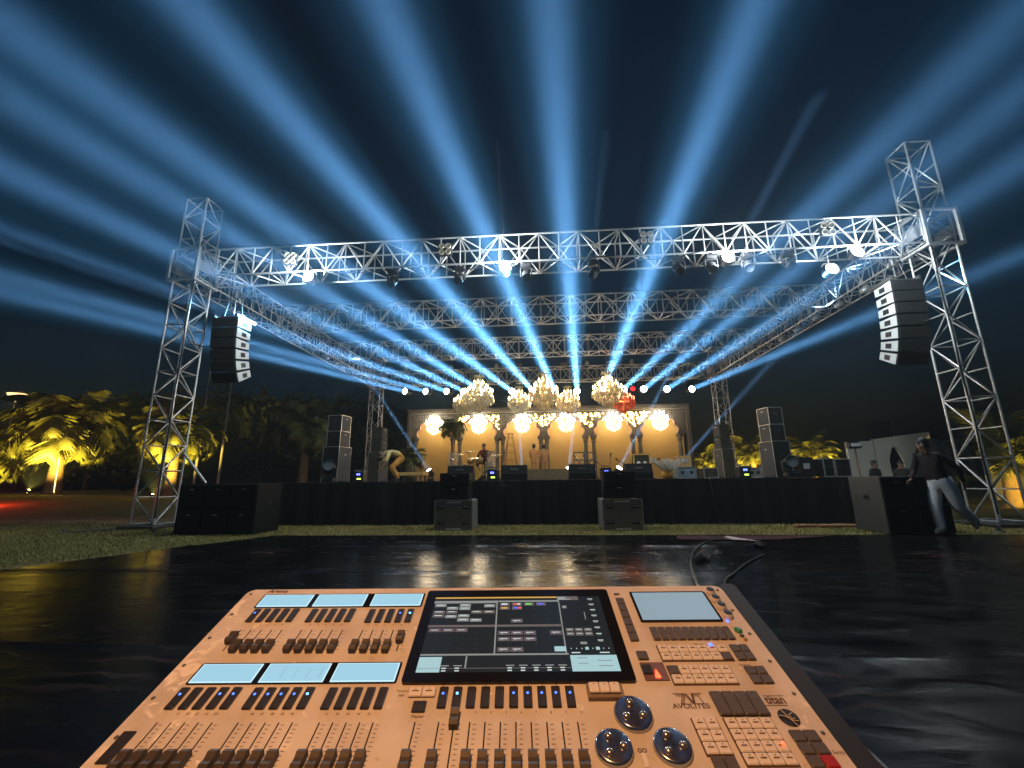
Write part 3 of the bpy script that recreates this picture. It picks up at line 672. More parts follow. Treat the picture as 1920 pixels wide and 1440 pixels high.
# ================================================================== speakers and cases
case_gray = mat('scuffed_grey_case', (.20, .20, .19), .55, var=.3, scale=5, bump=.15)
silver = mat('silver_edging', (.55, .55, .54), .35, .8, var=.15)
black_paint = mat('black_cabinet_paint', (.009, .009, .009), .75, var=.3, scale=20, bump=.3, bscale=90, spec=.18)
ltgrille = mat('grey_foam_grille', (.085, .08, .075), .9, var=.2, scale=60, bump=.5, bscale=120)
warmblack = mat('warm_black_cabinet', (.06, .05, .03), .8, var=.3, scale=12, bump=.2, spec=.2)  # a browner, lighter black than the other cabinets
badge = mat('silver_badge', (.6, .6, .6), .4, .6, var=0)
def speaker(name, x, y, z, w, d, h, rz, label, cat, group=None, edge=False, front=None, body=None, cells=1, badge_on=True):
    """cabinet standing on z; its grille faces local -y"""
    t = empty(name, (x, y, z), rz); tag(t, label, cat, group)
    MB().box((0, 0, h/2), (w, d, h-.004), ch=.012).build('cabinet', body or black_paint, t)
    for k in range(cells):
        hh = h/cells
        gr = MB().box((0, -d/2-.008, hh*(k+.5)), (w-.05, .012, hh-.045), ch=.004).build('grille', front or grille, t)
        if badge_on: MB().box((0, -.016-d/2, hh*(k+.5)+hh*.28), (.09, .004, .022)).build('badge', badge, gr)
    for s in (-1, 1):
        g = MB(); g.box((s*(w/2+.003), 0, h*.62), (.004, .16, .09)); g.box((s*(w/2+.009), 0, h*.64), (.012, .12, .025)); g.build('handle', blk, t)
    if edge:
        for sx in (-1, 1):
            for sy in (-1, 1): MB().box((sx*w/2, sy*d/2, h/2), (.015, .015, h+.004)).build('edge_trim', silver, t)
        for sx in (-1, 1):
            MB().box((sx*w/2, 0, h), (.015, d-.018, .015)).build('edge_trim', silver, t)
            MB().box((0, sx*d/2, h), (w-.018, .015, .015)).build('edge_trim', silver, t)
    return t
# subwoofer blocks on the grass either side of the stage
GS = 'big subwoofers on the ground beside the stage'
pb = atZ(474, 1004, 0)
for k in range(3):
    speaker('subwoofer', pb.x-.31-.615*k, pb.y+.45, .004, .61, .9, 1.09, 0, f'tall black subwoofer beside the palm-side tower, {["nearest the stage", "middle of the three", "against the tower"][k]}', 'subwoofer', GS, cells=2)
pb = atZ(1668, 1003, 0)
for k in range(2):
    speaker('subwoofer', pb.x+.31+.615*k, pb.y+.45, .012, .61, .9, 1.10, 0, f'tall black subwoofer behind the walking man, {["flank greyed for the stage light", "farther from the stage"][k]}', 'subwoofer', GS, cells=2, body=mat('stage_lit_sub_flank', (.06, .056, .05), .7, var=.3, scale=9, bump=.2))  # lighter grey body colour stands for stage light on the flank
# front-fill stacks: flight-cased sub with two small cabinets on it
def fill_stack(px, side):
    p = atZ(px, 996, 0); w = .86
    t = empty('flight_case', (p.x, p.y+.38, .012)); tag(t, f'grey flight case with four recessed handles under the front-fill speakers {side}', 'flight case', 'grey flight cases in front of the stage')
    MB().box((0, 0, .33), (w, .72, .65), ch=.01).build('case_body', case_gray, t)
    for sx in (-1, 1):
        for sy in (-1, 1): MB().box((sx*w/2, sy*.36, .33), (.03, .03, .66), ch=.004).build('edge_trim', silver, t)
    for z in (.0, .655):
        for sy in (-1, 1): MB().box((0, sy*.361, z+.004), (w-.03, .02, .022)).build('edge_trim', silver, t)
    for sx in (-1, 1):
        for z in (.17, .50):
            h = MB(); h.box((sx*.28, -.363, z), (.17, .008, .09), ch=.003); o = h.build('recessed_handle', blk, t)
            MB().path([(sx*.28-.06, -.37, z-.01), (sx*.28-.05, -.385, z+.015), (sx*.28+.05, -.385, z+.015), (sx*.28+.06, -.37, z-.01)], .008, 5).build('grip', steel, o)
    for z in (.035, .615): MB().box((0, -.364, z), (.34, .006, .035)).build('white_label', mat('white_tape', (.75, .75, .72), .6), t)
    for k in range(2):
        c = speaker('front_fill_speaker', p.x-.02+.012*k, p.y+.36, .012+.672+k*.305, .70, .5, .30, R(-2+3*k), f'small black front-fill cabinet {side}, {["lower of the pair", "upper of the pair"][k]}', 'loudspeaker', 'front-fill cabinets stacked before the stage')
fill_stack(849, 'below the drummer'); fill_stack(1170, 'below the flower basket')
# side-fill stacks on the stage
def stack(px0, px1, ysub, ytop, ytip, Y, rz, where, warm=False):
    a, b = atY(px0, 890, Y), atY(px1, 890, Y); w = abs(b.x-a.x); cx = (a.x+b.x)/2; dd = .62
    hs = atY(px0, ysub, Y).z-SZ; ht = (atY(px0, ytip, Y).z-SZ)-hs
    sw = .72*w
    bm = warmblack if warm else None
    speaker('stage_subwoofer', cx, Y+.3, SZ+.002, sw, sw*.85, hs-.004, rz, f'subwoofer at the bottom of the speaker stack {where}', 'subwoofer', 'side-fill stacks on the stage', edge=True, front=ltgrille, body=bm)
    for k in range(2):
        speaker('side_fill_speaker', cx, Y+.3, SZ+hs+.002+k*ht/2, sw*.80, sw*.72, ht/2-.004, rz+R(2*k), f'{["lower", "upper"][k]} cabinet of the speaker stack {where}', 'loudspeaker', 'side-fill stacks on the stage', edge=not warm, front=ltgrille, body=bm)
stack(594, 647, 838, 810, 779, 12.6, R(82), 'nearest the dark palm')
stack(682, 722, 848, 825, 801, 16.5, R(80), 'by the bending man', True)
stack(1348, 1388, 842, 820, 795, 16.5, R(-80), 'between the two lit palms', True)
stack(1441, 1499, 827, 795, 763, 12.4, R(-82), 'standing tallest towards the white flats')
# floor monitors
def wedge(px, label, w=.70):
    p = atY(px, 893, 11.95); t = empty('floor_monitor', (p.x, 11.95, SZ+.002)); tag(t, label, 'floor monitor', 'black wedge monitors along the stage edge')
    T = frame(Vector((-w/2, 0, 0)), Y1, Z1, X1)
    MB().prism([(-.24, 0), (.26, 0), (.26, .10), (.05, .40), (-.14, .40), (-.24, .16)], T, w).build('cabinet', black_paint, t)
    MB().prism([(.265, .105), (.272, .11), (.062, .41), (.055, .404)], frame(Vector((-w/2+.03, 0, 0)), Y1, Z1, X1), w-.06).build('grille', grille, t)
    g = MB(); g.box((0, -.20, .285), (.2, .01, .06), M=Matrix.Rotation(R(-23), 3, 'X')); g.build('handle', blk, t)
    MB().box((0, -.045, .403), (.16, .03, .004)).build('badge', badge, t)
for px, lab in ((865, 'black wedge monitor in front of the yellow bass drum'), (965, 'black wedge monitor at the foot of the stepladder'), (1091, 'black wedge monitor in front of the metal keyboard stands'), (1196, 'black wedge monitor in front of the framed amplifier rack')):
    wedge(px, lab)
# power boxes with blue read-outs
blue_led = mat('blue_readout', (.05, .08, .6), .3, var=0, emit=(.10, .14, 1.0), estr=6); green_led = mat('green_lamp', (.3, .6, .1), .3, var=0, emit=(.65, 1, .1), estr=4)
for px, lab in ((676, 'black power box with blue read-out next to the bending man'), (924, 'black power box with blue read-out between the drum kit and the stepladder'), (1136, 'black power box with blue read-out near the framed amplifier rack'), (1394, 'black power box with blue read-out by the speaker stack beside the white flats')):
    p = atY(px, 893, 11.7); t = empty('power_box', (p.x, 11.7, SZ+.002)); tag(t, lab, 'power box', 'power boxes along the stage edge')
    MB().box((0, 0, .15), (.28, .3, .30), ch=.02).build('housing', blk, t)
    for s in (-.028, .028): MB().box((s, -.152, .2), (.034, .006, .05)).build('display', blue_led, t)
    MB().box((.02, -.152, .08), (.10, .005, .03)).build('indicator', green_led, t)
    MB().path([(-.1, 0, .3), (-.09, 0, .345), (.09, 0, .345), (.1, 0, .3)], .012, 6).build('handle', blk, t)

# ------------------------------------------------------------------ things on the stage
rm = mat('riser_cloth', (.13, .105, .065), .9, var=.25, scale=4, bump=.3)
a, b = atY(946, 880, 17), atY(1072, 880, 17); t = empty('riser', ((a.x+b.x)/2, 17.9, SZ+.002)); tag(t, 'low brown cloth-covered riser in the middle of the stage', 'riser')
MB().box((0, 0, .21), (b.x-a.x, 1.8, .42), ch=.02).build('platform', rm, t)
g = MB(); n = 60; L_ = b.x-a.x; vs = [((-L_/2+L_*i/n), -.915-.012*math.sin(i*1.9)-.008*math.sin(i*.7), z) for z in (.415, .01) for i in range(n+1)]
g.add(vs, [(i, i+1, n+2+i, n+1+i) for i in range(n)], smooth=True); g.build('cloth_front', rm, t)
# yellow platform where the bending man works
a, b = atY(738, 885, 16.4), atY(792, 885, 16.4); t = empty('low_platform', ((a.x+b.x)/2, 16.9, SZ+.002)); tag(t, 'low cream platform behind the bending man', 'platform')
MB().box((0, 0, .28), (b.x-a.x, .8, .14), ch=.015).build('top', tan, t)
for sx in (-1, 1):
    for sy in (-1, 1): MB().box((sx*.45, sy*.32, .105), (.06, .06, .21)).build('leg', steel, t)
# drum kit
dk_y = mat('yellow_drum_head', (.75, .50, .06), .4, var=.1); shellm = mat('drum_shell', (.45, .30, .12), .3, .2, var=.2); brz = mat('cymbal_bronze', (.75, .62, .38), .25, .9, var=.15); chro = mat('chrome_stand', (.7, .7, .72), .2, 1, var=.05)
DK = atY(890, 880, 18.5); t = empty('drum_kit', (DK.x, 18.5, SZ+.002)); tag(t, 'drum kit with a yellow bass drum head in front of the drummer', 'drum kit')
MX = Matrix.Rotation(R(90), 3, 'X')
MB().lathe([(.27, -.2), (.285, -.2), (.285, .2), (.27, .2)], 24, (0, 0, .29), MX).build('bass_drum', shellm, t)
MB().lathe([(.001, .203), (.268, .203)], 24, (0, 0, .29), MX).build('drum_head', dk_y, t)
for x, y, z, r, h, rx in ((-.18, .1, .74, .15, .20, 12), (.18, .1, .74, .16, .22, 12), (.62, .25, .45, .20, .34, 4), (-.55, .3, .58, .18, .14, 6)):
    o = MB().lathe([(r*.97, 0), (r, 0), (r, h), (r*.97, h), (.001, h-.005)], 18, (x, y, z), Matrix.Rotation(R(rx), 3, 'X')).build('tom', shellm, t)
    for k in range(3): a_ = 2.1*k+.5; MB().tube((x+r*.8*math.cos(a_), y+r*.8*math.sin(a_), 0), (x+r*math.cos(a_), y+r*math.sin(a_), z+h*.4), .011, 5).build('leg', chro, o)
for x, y, z, r, rx in ((-.75, .1, 1.12, .24, 12), (-.35, .35, 1.25, .26, 10), (.5, .3, 1.22, .27, -8), (.95, .25, 1.08, .22, 12), (-1.0, .4, .95, .19, 4)):
    s_ = MB(); s_.tube((x, y, 0), (x, y, z), .013, 6)
    for k in range(3): a_ = 2.1*k; s_.tube((x, y, .28), (x+.24*math.cos(a_), y+.24*math.sin(a_), .01), .011, 5)
    o = s_.build('cymbal_stand', chro, t)
    MB().lathe([(.001, .03), (.04, .025), (.05, .01), (r, -.012), (r, -.015)], 20, (x, y, z), Matrix.Rotation(R(rx), 3, 'X')).build('cymbal', brz, o)
# clear drum screens
clear = mat('acrylic_screen', (.75, .8, .8), .08, 0, var=.1); clear.node_tree.nodes['Principled BSDF'].inputs['Alpha'].default_value = .22
for px, lab in ((850, 'clear acrylic drum screen on the palm-plant side of the drums'), (921, 'clear acrylic drum screen on the stepladder side of the drums')):
    p = atY(px, 880, 18.3); t = empty('drum_screen', (p.x, 18.3, SZ+.002), R(30 if px < 890 else -30)); tag(t, lab, 'drum screen', 'clear drum screens')
    MB().box((0, 0, .62), (.5, .012, 1.2)).build('pane', clear, t); MB().box((0, 0, .012), (.52, .18, .02)).build('foot', chro, t)
# wooden stepladder
woodm = mat('pale_timber', (.36, .17, .075), .65, var=.25, scale=6, stretch=(8, 8, 1)); 
q0 = atY(957, 813, 20.2); h = q0.z-SZ; t = empty('stepladder', (q0.x, 20.2, SZ+.002)); tag(t, 'wooden A-frame stepladder standing open on the stage', 'stepladder')
for s in (-1, 1):
    MB().tube((s*.08, 0, h), (s*.42, -.38, .0), .030, 6).build('rail', woodm, t); MB().tube((s*.08, .04, h), (s*.36, .42, .0), .026, 6).build('rear_rail', woodm, t)
for k in range(6):
    f_ = (k+.6)/6.2; x_ = .42-(.34)*f_; y_ = -.38*(1-f_); MB().box((0, y_, h*f_), (2*x_, .09, .028)).build('rung', woodm, t)
MB().box((0, .02, h+.01), (.34, .16, .03)).build('top_step', woodm, t)
# keyboard stands / folded metal frames
for px, lab in ((1086, 'folded metal keyboard stand next to the blue floor beam'), (1106, 'folded metal keyboard stand beside the arch columns')):
    p = atY(px, 870, 19.5); t = empty('keyboard_stand', (p.x, 19.5, SZ+.42 if False else SZ+.002)); tag(t, lab, 'keyboard stand', 'metal keyboard stands on the stage'); zz = atY(px, 849, 19.5).z-SZ
    for s in (-1, 1):
        MB().tube((s*.22, 0, 0), (s*.22, 0, zz), .022, 6).build('upright', chro, t); MB().tube((-.22*s, .02, .3), (.22*s, .02, zz-.05), .018, 6).build('cross_bar', chro, t)
    for z_ in (zz, zz*.72, zz*.45): MB().box((0, 0, z_), (.46, .05, .05)).build('shelf_bar', chro, t)
# framed amplifier rack
p = atY(1203, 870, 15.5); zz = atY(1203, 851, 15.5).z-SZ; t = empty('amplifier_rack', (p.x, 15.5, SZ+.002)); tag(t, 'open wooden-framed amplifier rack with two dials on the stage', 'amplifier rack')
MB().box((0, .14, zz/2), (.50, .42, zz-.09), ch=.01).build('amplifier', warmblack, t)
for s in (-1, 1):
    for y_ in (-.11, .38): MB().box((s*.28, y_, zz/2), (.045, .045, zz)).build('post', tan, t)
for y_ in (-.11, .38): MB().box((0, y_, zz-.02), (.51, .043, .043)).build('rail', tan, t)
for s in (-1, 1): MB().lathe([(.001, .02), (.06, .018), (.07, 0)], 14, (s*.11, -.075, zz*.62), MX).build('dial', badge, t)
# mic stands
def mic(px, pyt, Y, tilt, lab):
    p = atY(px, 885, Y); zz = atY(px, pyt, Y).z-SZ; t = empty('microphone_stand', (p.x, Y, SZ+.002)); tag(t, lab, 'microphone stand', 'microphone stands on the stage')
    g = MB(); g.lathe([(.13, 0), (.13, .02), (.02, .035), (.014, .05)], 14); g.build('base', blkm, t)
    MB().tube((0, 0, .03), (0, 0, zz*.75), .011, 6).build('pole', blkm, t); e = Vector((tilt, -.1, zz)); o = MB().tube((0, 0, zz*.75), e, .009, 6).build('boom', blkm, t)
    MB().lathe([(.012, -.1), (.016, 0), (.03, .02), (.032, .05), (.018, .08), (.002, .09)], 10, e, (Vector((tilt, -.1, .1))).to_track_quat('Z', 'Y').to_matrix()).build('microphone', blkm, o)
mic(1145, 853, 15.2, .02, 'upright microphone stand between the wedge monitors'); mic(1173, 862, 14.5, -.25, 'microphone stand with its boom tilted over the amplifier'); mic(1133, 866, 16, -.3, 'microphone stand leaning away from the keyboard stands'); mic(1222, 862, 15, .2, 'microphone stand to the far side of the amplifier rack')
# flower basket
p = atY(1252, 890, 12.6); t = empty('flower_basket', (p.x, 12.6, SZ+.002)); tag(t, 'orange tub of flowers wrapped in white paper at the stage edge', 'flower basket')
MB().lathe([(.10, 0), (.13, .0), (.16, .22), (.145, .22), (.12, .03)], 16).build('tub', mat('orange_tub', (.75, .34, .05), .4, var=.1), t)
wp = MB(); rr = random.Random(4)
for k in range(13):
    a_ = 2*math.pi*k/13+rr.random()*.3; c, s = math.cos(a_), math.sin(a_); L1 = rr.uniform(.28, .42); o_ = rr.uniform(.16, .34)
    w_ = .1; tx, ty = -s*w_, c*w_
    wp.add([(c*.1-tx*.5, s*.1-ty*.5, .2), (c*.1+tx*.5, s*.1+ty*.5, .2), (c*(.12+o_)+tx*1.3, s*(.12+o_)+ty*1.3, .2+L1*.8), (c*(.13+o_), s*(.13+o_), .22+L1), (c*(.12+o_)-tx*1.3, s*(.12+o_)-ty*1.3, .2+L1*.75)], [(0, 1, 2, 3, 4)])
wp.build('paper_wrap', crystal_mat('white_wrapping_paper', (.95, .9, .8), (.9, .88, .82)), t)
for k in range(14):
    a_ = rr.random()*6.3; r_ = rr.random()*.14; MB().sph((r_*math.cos(a_), r_*math.sin(a_), .34+rr.random()*.12), .05, 7, 5, sc=(1, 1, .7)).build('flower', mat('yellow_flower', (.75, .5, .12), .6, var=.3), t)
# cases at the stage's far end
def case(px0, px1, py0, py1, Y, label, body, trim=True, name='flight_case', zbase=None, group=None, d=.5):
    a, b = atY(px0, py1, Y), atY(px1, py1, Y); w = b.x-a.x; z0 = zbase if zbase is not None else SZ+.002; h = atY((px0+px1)/2, py0, Y).z-z0
    t = empty(name, ((a.x+b.x)/2, Y+d/2, z0)); tag(t, label, 'case', group)
    MB().box((0, 0, h/2), (w, d, h-.004), ch=.008).build('body', body, t)
    MB().box((0, -d/2-.004, h*.55), (w*.42, .008, h*.28), ch=.002).build('label_plate', badge, t) if not trim else None
    if trim:
        for sx in (-1, 1):
            MB().box((sx*w/2, -d/2, h/2), (.026, .026, h)).build('edge_trim', silver, t); MB().box((sx*w/2, 0, h), (.026, d-.03, .026)).build('edge_trim', silver, t)
        for z_ in (0.012, h): MB().box((0, -d/2, z_), (w-.03, .026, .024)).build('edge_trim', silver, t)
        for sx in (-1, 1): MB().box((sx*w*.25, -d/2-.006, h*.55), (.09, .01, .07), ch=.002).build('latch', blk, t)
    return z0+h
bluec = mat('blue_grey_case_panel', (.16, .22, .26), .5, var=.2, scale=5); brown = mat('brown_carton', (.42, .26, .10), .8, var=.15, scale=4)
zt1 = case(1272, 1306, 876, 894, 12.9, 'blue-grey flight case with silver edges under the brown carton', bluec)
case(1273, 1298, 854, 876, 13.0, 'brown carton sitting on the blue-grey flight case', brown, False, 'carton', zt1+.003, d=.4)
case(1321, 1347, 878, 894, 12.9, 'small silver-edged case beyond the blue-grey flight case', warmblack)
case(1406, 1428, 877, 894, 12.2, 'small pale-fronted case behind the blue read-out box', case_gray)
case(1501, 1530, 857, 894, 12.6, 'black case beside the tallest stage speaker stack', black_paint, False)
case(1548, 1567, 860, 894, 12.4, 'narrow black case in front of the white flats', black_paint)
case(1570, 1598, 861, 894, 12.4, 'wide black case with silver edge before the white flats', black_paint)
case(1528, 1548, 866, 894, 13.2, 'low dark case between two taller black ones', black_paint, False)
# draped heap at the end of the stage
p0, p1 = atY(1752, 890, 11.95), atY(1850, 890, 11.95)
g = MB(); nx, ny = 26, 12; rr = random.Random(9); vs = []
W_ = p1.x-p0.x
prof = lambda u: (.42+.5*sstep(0, .25, u)+.06*math.sin(u*9))*(1-.35*sstep(.75, 1, u))
for j in range(ny+1):
    v = j/ny
    for i in range(nx+1):
        u = i/nx; y_ = (v-.5)*.9; e = 1-(2*v-1)**6; z_ = prof(u)*e*(1-(2*u-1)**10)
        vs.append((p0.x+u*W_+.02*math.sin(v*19), 12.3+y_+.03*math.sin(u*31), SZ+.004+max(0, z_)))
g.add(vs, [(j*(nx+1)+i, j*(nx+1)+i+1, (j+1)*(nx+1)+i+1, (j+1)*(nx+1)+i) for j in range(ny) for i in range(nx)], smooth=True)
tag(g.build('draped_equipment', skm), 'equipment heaped under black cloth at the end of the stage behind the walking man', 'draped equipment')
# white scenery flats beyond the stage
flatm = mat('whitewashed_flat', (.62, .60, .52), .85, var=.12, scale=2.5, bump=.25, bscale=30)
Yf = 17.5
def flat(pxs, tops, label, hole=None):
    P0, P1 = atY(pxs[0], 880, Yf), atY(pxs[1], 880, Yf); z0, z1 = atY(pxs[0], tops[0], Yf).z, atY(pxs[1], tops[1], Yf).z
    t = empty('scenery_flat', (P0.x, Yf, 0)); tag(t, label, 'scenery flat', 'white scenery flats beyond the stage'); w_ = P1.x-P0.x
    T = frame(Vector((0, 0, 0)), X1, Z1, -Y1)
    if not hole: MB().prism([(0, .01), (w_, .01), (w_, z1), (0, z0)], T, .12).build('panel', flatm, t)
    else:
        h0, h1 = atY(hole[0], 880, Yf).x-P0.x, atY(hole[1], 880, Yf).x-P0.x; hb, hs, ht = .01, atY(hole[0], hole[3], Yf).z, atY(hole[0], hole[2], Yf).z; m_ = (h0+h1)/2
        ar = [(h1, hb), (h1, hs)]+[(m_+(h1-m_)*math.cos(R(a_))*(1-.25*math.sin(R(2*a_))), hs+(ht-hs)*math.sin(R(a_))) for a_ in (15, 30, 45, 60, 75)]+[(m_, ht)]+[(m_-(m_-h0)*math.cos(R(a_))*(1-.25*math.sin(R(2*a_))), hs+(ht-hs)*math.sin(R(a_))) for a_ in (75, 60, 45, 30, 15)]+[(h0, hs), (h0, hb)]
        MB().prism([(0, .01), (0, z0), (w_, z1), (w_, .01)]+ar, T, .12).build('panel', flatm, t)
        MB().box((m_, .35, 1.6), ((h1-h0)*1.5, .03, 3.2)).build('dark_backing', skm, t)
    for x_ in (.2, w_-.2): MB().tube((x_, .05, z0*.7), (x_, 1.1, .02), .03, 6).build('brace', woodm, t)
flat((1592, 1641), (829, 827), 'plain white flat beyond the stage, the shorter of the two'); flat((1643, 1752), (824, 810), 'tall white flat with a pointed-arch opening beyond the stage', (1667, 1694, 838, 862))
# lamp on a stand before the flats
p = atY(1612, 890, 14.5); zz = atY(1612, 836, 14.5).z-SZ if False else atY(1612, 836, 14.5).z; t = empty('stand_lamp', (p.x, 14.5, 0)); tag(t, 'dark lamp on a thin stand in front of the plain white flat', 'lamp')
MB().tube((0, 0, .03), (0, 0, zz-.05), .025, 8).build('pole', mat('rusty_pole', (.22, .11, .06), .7, var=.3), t)
g = MB(); [g.tube((0, 0, .5), (.45*math.cos(a_), .45*math.sin(a_), .02), .018, 6) for a_ in (0.3, 2.4, 4.5)]; g.build('tripod', steel, t)
o = MB().box((-.05, -.05, zz+.02), (.42, .22, .22), ch=.05).build('head', blk, t); MB().box((-.05, -.163, zz+.03), (.30, .006, .10)).build('lens', mat('grey_lens', (.5, .5, .5), .2), o)
# two timber offcuts on the grass
for px, lab in ((1510, 'short pale timber block lying on the grass by the skirt'), (1570, 'long brown board lying on the grass by the skirt')):
    p = atZ(px, 990, 0); w_ = .42 if px < 1540 else .8
    tag(MB().box((p.x, p.y, .04), (w_, .2, .07), ch=.006).build('timber_board', woodm), lab, 'timber')
# small moving head lamp left dark on the stage, by the tall stack
pq = atY(618, 880, 11.9); moving_head((pq.x, 11.9, SZ+.39), (pq.x+.4, 10.5, SZ+.9), 'unlit moving head standing on the stage next to the dark palm stack', GF, lens=LENS_OFF, stand=True)
pq = atY(1484, 880, 11.9); moving_head((pq.x, 11.9, SZ+.39), (pq.x-.4, 10.5, SZ+.5), 'unlit moving head standing at the foot of the tallest speaker stack', GF, lens=LENS_OFF, stand=True)
# ================================================================== palms, trees, hills
fr_a = mat('palm_frond_green', (.13, .14, .03), .55, var=.35, scale=3); bark = mat('palm_bark', (.20, .135, .075), .9, var=.4, scale=6, bump=.9, bscale=22)
def frond_mesh(L, droop, seed, n=26):
    rr = random.Random(seed); g = MB(); pts = []
    for i in range(n+1):
        t = i/n; a = R(38)-droop*t*t*1.25-droop*.25*t; 
        if i == 0: p = Vector((0, 0, 0))
        else: p = pts[-1]+Vector((math.cos(a), 0, math.sin(a)))*L/n
        pts.append(p)
    g.path(pts[::2], .03, 4, r2=.006)
    for i in range(2, n+1):
        t = i/n; ll = L*(.30*math.sin(math.pi*min(1, t*.85+.12))**.7+.03)
        d = (pts[i]-pts[i-1]).normalized()
        for s in (-1, 1):
            for sub in (0, .5):
                q = pts[i-1].lerp(pts[i], sub); o = Vector((d.x*.55, s*(.85+rr.uniform(-.15, .1)), d.z*.55-.18-rr.uniform(0, .35))).normalized()
                e = q+o*ll*rr.uniform(.8, 1.08); m = q.lerp(e, .5)+Vector((0, 0, .04)); wv = d*.032
                e.z -= ll*.15
                g.add([q-wv*.6, q+wv*.6, m+wv, e, m-wv], [(0, 1, 2, 3, 4)])
    return g.mesh('frond', fr_a)
FRONDS = [frond_mesh(2.6, R(d), k) for k, d in enumerate((55, 85, 110, 135))]
def palm(x, y, z, trunk, size, seed, label, cat='palm tree', nfr=34, group='palm trees round the stage', up=0):
    rr = random.Random(seed); t = empty('palm_tree', (x, y, z)); tag(t, label, cat, group)
    prof = []; k = max(8, int(trunk/.14))
    for i in range(k+1):
        f = i/k; r = (.36-.12*f+(.10*(1-f)**6)+(.12*sstep(.75, 1, f)))*size/1.4
        prof += [(r*1.05, trunk*f), (r*.93, trunk*(f+.5/k))]
    g = MB(); g.lathe(prof, 12); g.build('trunk', bark, t)
    for i in range(nfr):
        f = i/nfr; me = FRONDS[min(3 if up == 0 else 1, int(f*4+rr.uniform(-.4, .4)) if f > 0 else 0)]
        o = bpy.data.objects.new('frond', me); COL.objects.link(o); o.parent = t
        s = size*rr.uniform(.82, 1.1); o.location = (0, 0, trunk-.05-f*.35)
        o.rotation_euler = (rr.uniform(-.25, .25), R(-30-up)+R(62)*f+rr.uniform(-.12, .12), i*2.399+rr.uniform(-.2, .2)); o.scale = (s, s, s)
    return t
YEL = (1, .66, .10)
def uplight(x, y, z, e, lab, tgt, size=R(88)):
    t = empty('garden_uplight', (x, y, z)); tag(t, lab, 'garden light', 'yellow uplights at the foot of the palms')
    d = Vector(tgt)-Vector((x, y, z)); q = d.to_track_quat('Z', 'Y').to_matrix().to_4x4()
    MB().tube((0, 0, 0), (0, 0, .12), .02, 6).build('spike', blk, t)
    c = MB().lathe([(.03, -.08), (.07, -.06), (.08, .07), (.07, .07)], 12).build('can', blk, t, M=Matrix.Translation((0, 0, .18)) @ q)
    MB().lathe([(.07, .06), (.065, .09), (.04, .12), (.001, .13)], 12).build('lens', mat('yellow_lit_lens', (1, .8, .3), .3, var=0, emit=(1, .72, .2), estr=60), c)
    lamp('uplight', 'SPOT', None, e*4.0, YEL, parent=t, M=Matrix.Translation(Vector((0, 0, .18))+d.normalized()*.16) @ aim((0, 0, 0), d), spot_size=size, spot_blend=.6, shadow_soft_size=.08)
PALMS = [  # px of trunk base, base py, Y, crown centre py, size, label, uplight energy (0 none)
 (97, 925, 24, 800, 1.45, 'large palm lit yellow from below, standing clear on the lawn', 1500),
 (318, 918, 25, 812, 1.15, 'smaller yellow-lit palm seen through the truss tower', 1300),
 (-22, 922, 27, 846, 1.2, 'yellow-lit palm cut by the picture edge at the lawn', 1100),
 (567, 905, 27, 800, 1.2, 'dark unlit palm between the tower and the stage speakers', 0),
 (1331, 893, 30, 868, .60, 'short lit palm just behind the last arch of the backdrop', 900),
 (1416, 893, 29, 858, .82, 'lit palm rising between the two far speaker stacks', 1100),
 (1528, 893, 31, 860, .95, 'lit palm behind the black cases near the white flats', 1100),
 (1895, 905, 17, 868, 1.05, 'lit palm behind the truss tower at the picture edge', 260),
]
UPL = ['small glaring uplight at the foot of the large lawn palm', 'small uplight hidden behind the palm-side tower', 'small uplight at the picture edge of the lawn', '', 'small uplight behind the last arch of the backdrop',
       'small uplight behind the stage between the far speaker stacks', 'small uplight behind the black cases', 'small uplight at the foot of the far tower palm']
for i, (px, py, Y, cpy, sz, lab, e) in enumerate(PALMS):
    b = atY(px, py, Y); gz = ground_z(b.x, Y); c = atY(px+6, cpy, Y)
    palm(b.x, Y, gz-.03, c.z-gz, sz, 40+i, lab, up=0 if px < 960 else 24, nfr=36 if px < 960 else 22)
    if e:
        ox = 1.3 if px < 960 else -.7
        uplight(b.x+ox*sz, Y-2.7, ground_z(b.x+ox*sz, Y-2.7)+.01, e, UPL[i], (b.x+.1, Y-.1, c.z-.1))
# rope light zigzagging up the trunk of the large palm
_t = [o for o in bpy.data.objects if o.name == 'palm_tree'][0]; _h = 3.6
g = MB(); g.path([(.36-.012*k*.5+.05*(k % 2), -.22, .12+_h*k/40) for k in range(40)], .014, 5); g.build('rope_light', mat('rope_light', (1, .8, .4), .4, var=0, emit=(1, .72, .28), estr=6), _t)
# dark woodland behind the garden, hill beyond
def clumps(name, specs, m, seed, per=900, leaf=.22):
    rr = random.Random(seed); g = MB(); vs, fs = [], []
    for (cx, cy, cz, rx, ry, rz_) in specs:
        n = int(per)
        for _ in range(n):
            a = rr.uniform(0, 2*math.pi); b = math.acos(rr.uniform(-.6, 1)); q = rr.uniform(.72, 1.06)*(1+.18*math.sin(a*3+cx)*math.sin(b*4+cy))
            p = Vector((cx+rx*q*math.sin(b)*math.cos(a), cy+ry*q*math.sin(b)*math.sin(a), max(.02, cz+rz_*q*math.cos(b))))
            u = Vector((rr.gauss(0, 1), rr.gauss(0, 1), rr.gauss(0, 1))).normalized(); v = u.orthogonal().normalized(); s = leaf*rr.uniform(.6, 1.5)
            o = len(vs); vs += [p-u*s, p+v*s*.5, p+u*s, p-v*s*.5]; fs.append((o, o+1, o+2, o+3))
    g.add(vs, fs); return g.build(name, m)
leafm = mat('dark_foliage', (.05, .065, .025), .7, var=.4, scale=2)
barkd = mat('dark_bark', (.10, .075, .05), .9, var=.3)
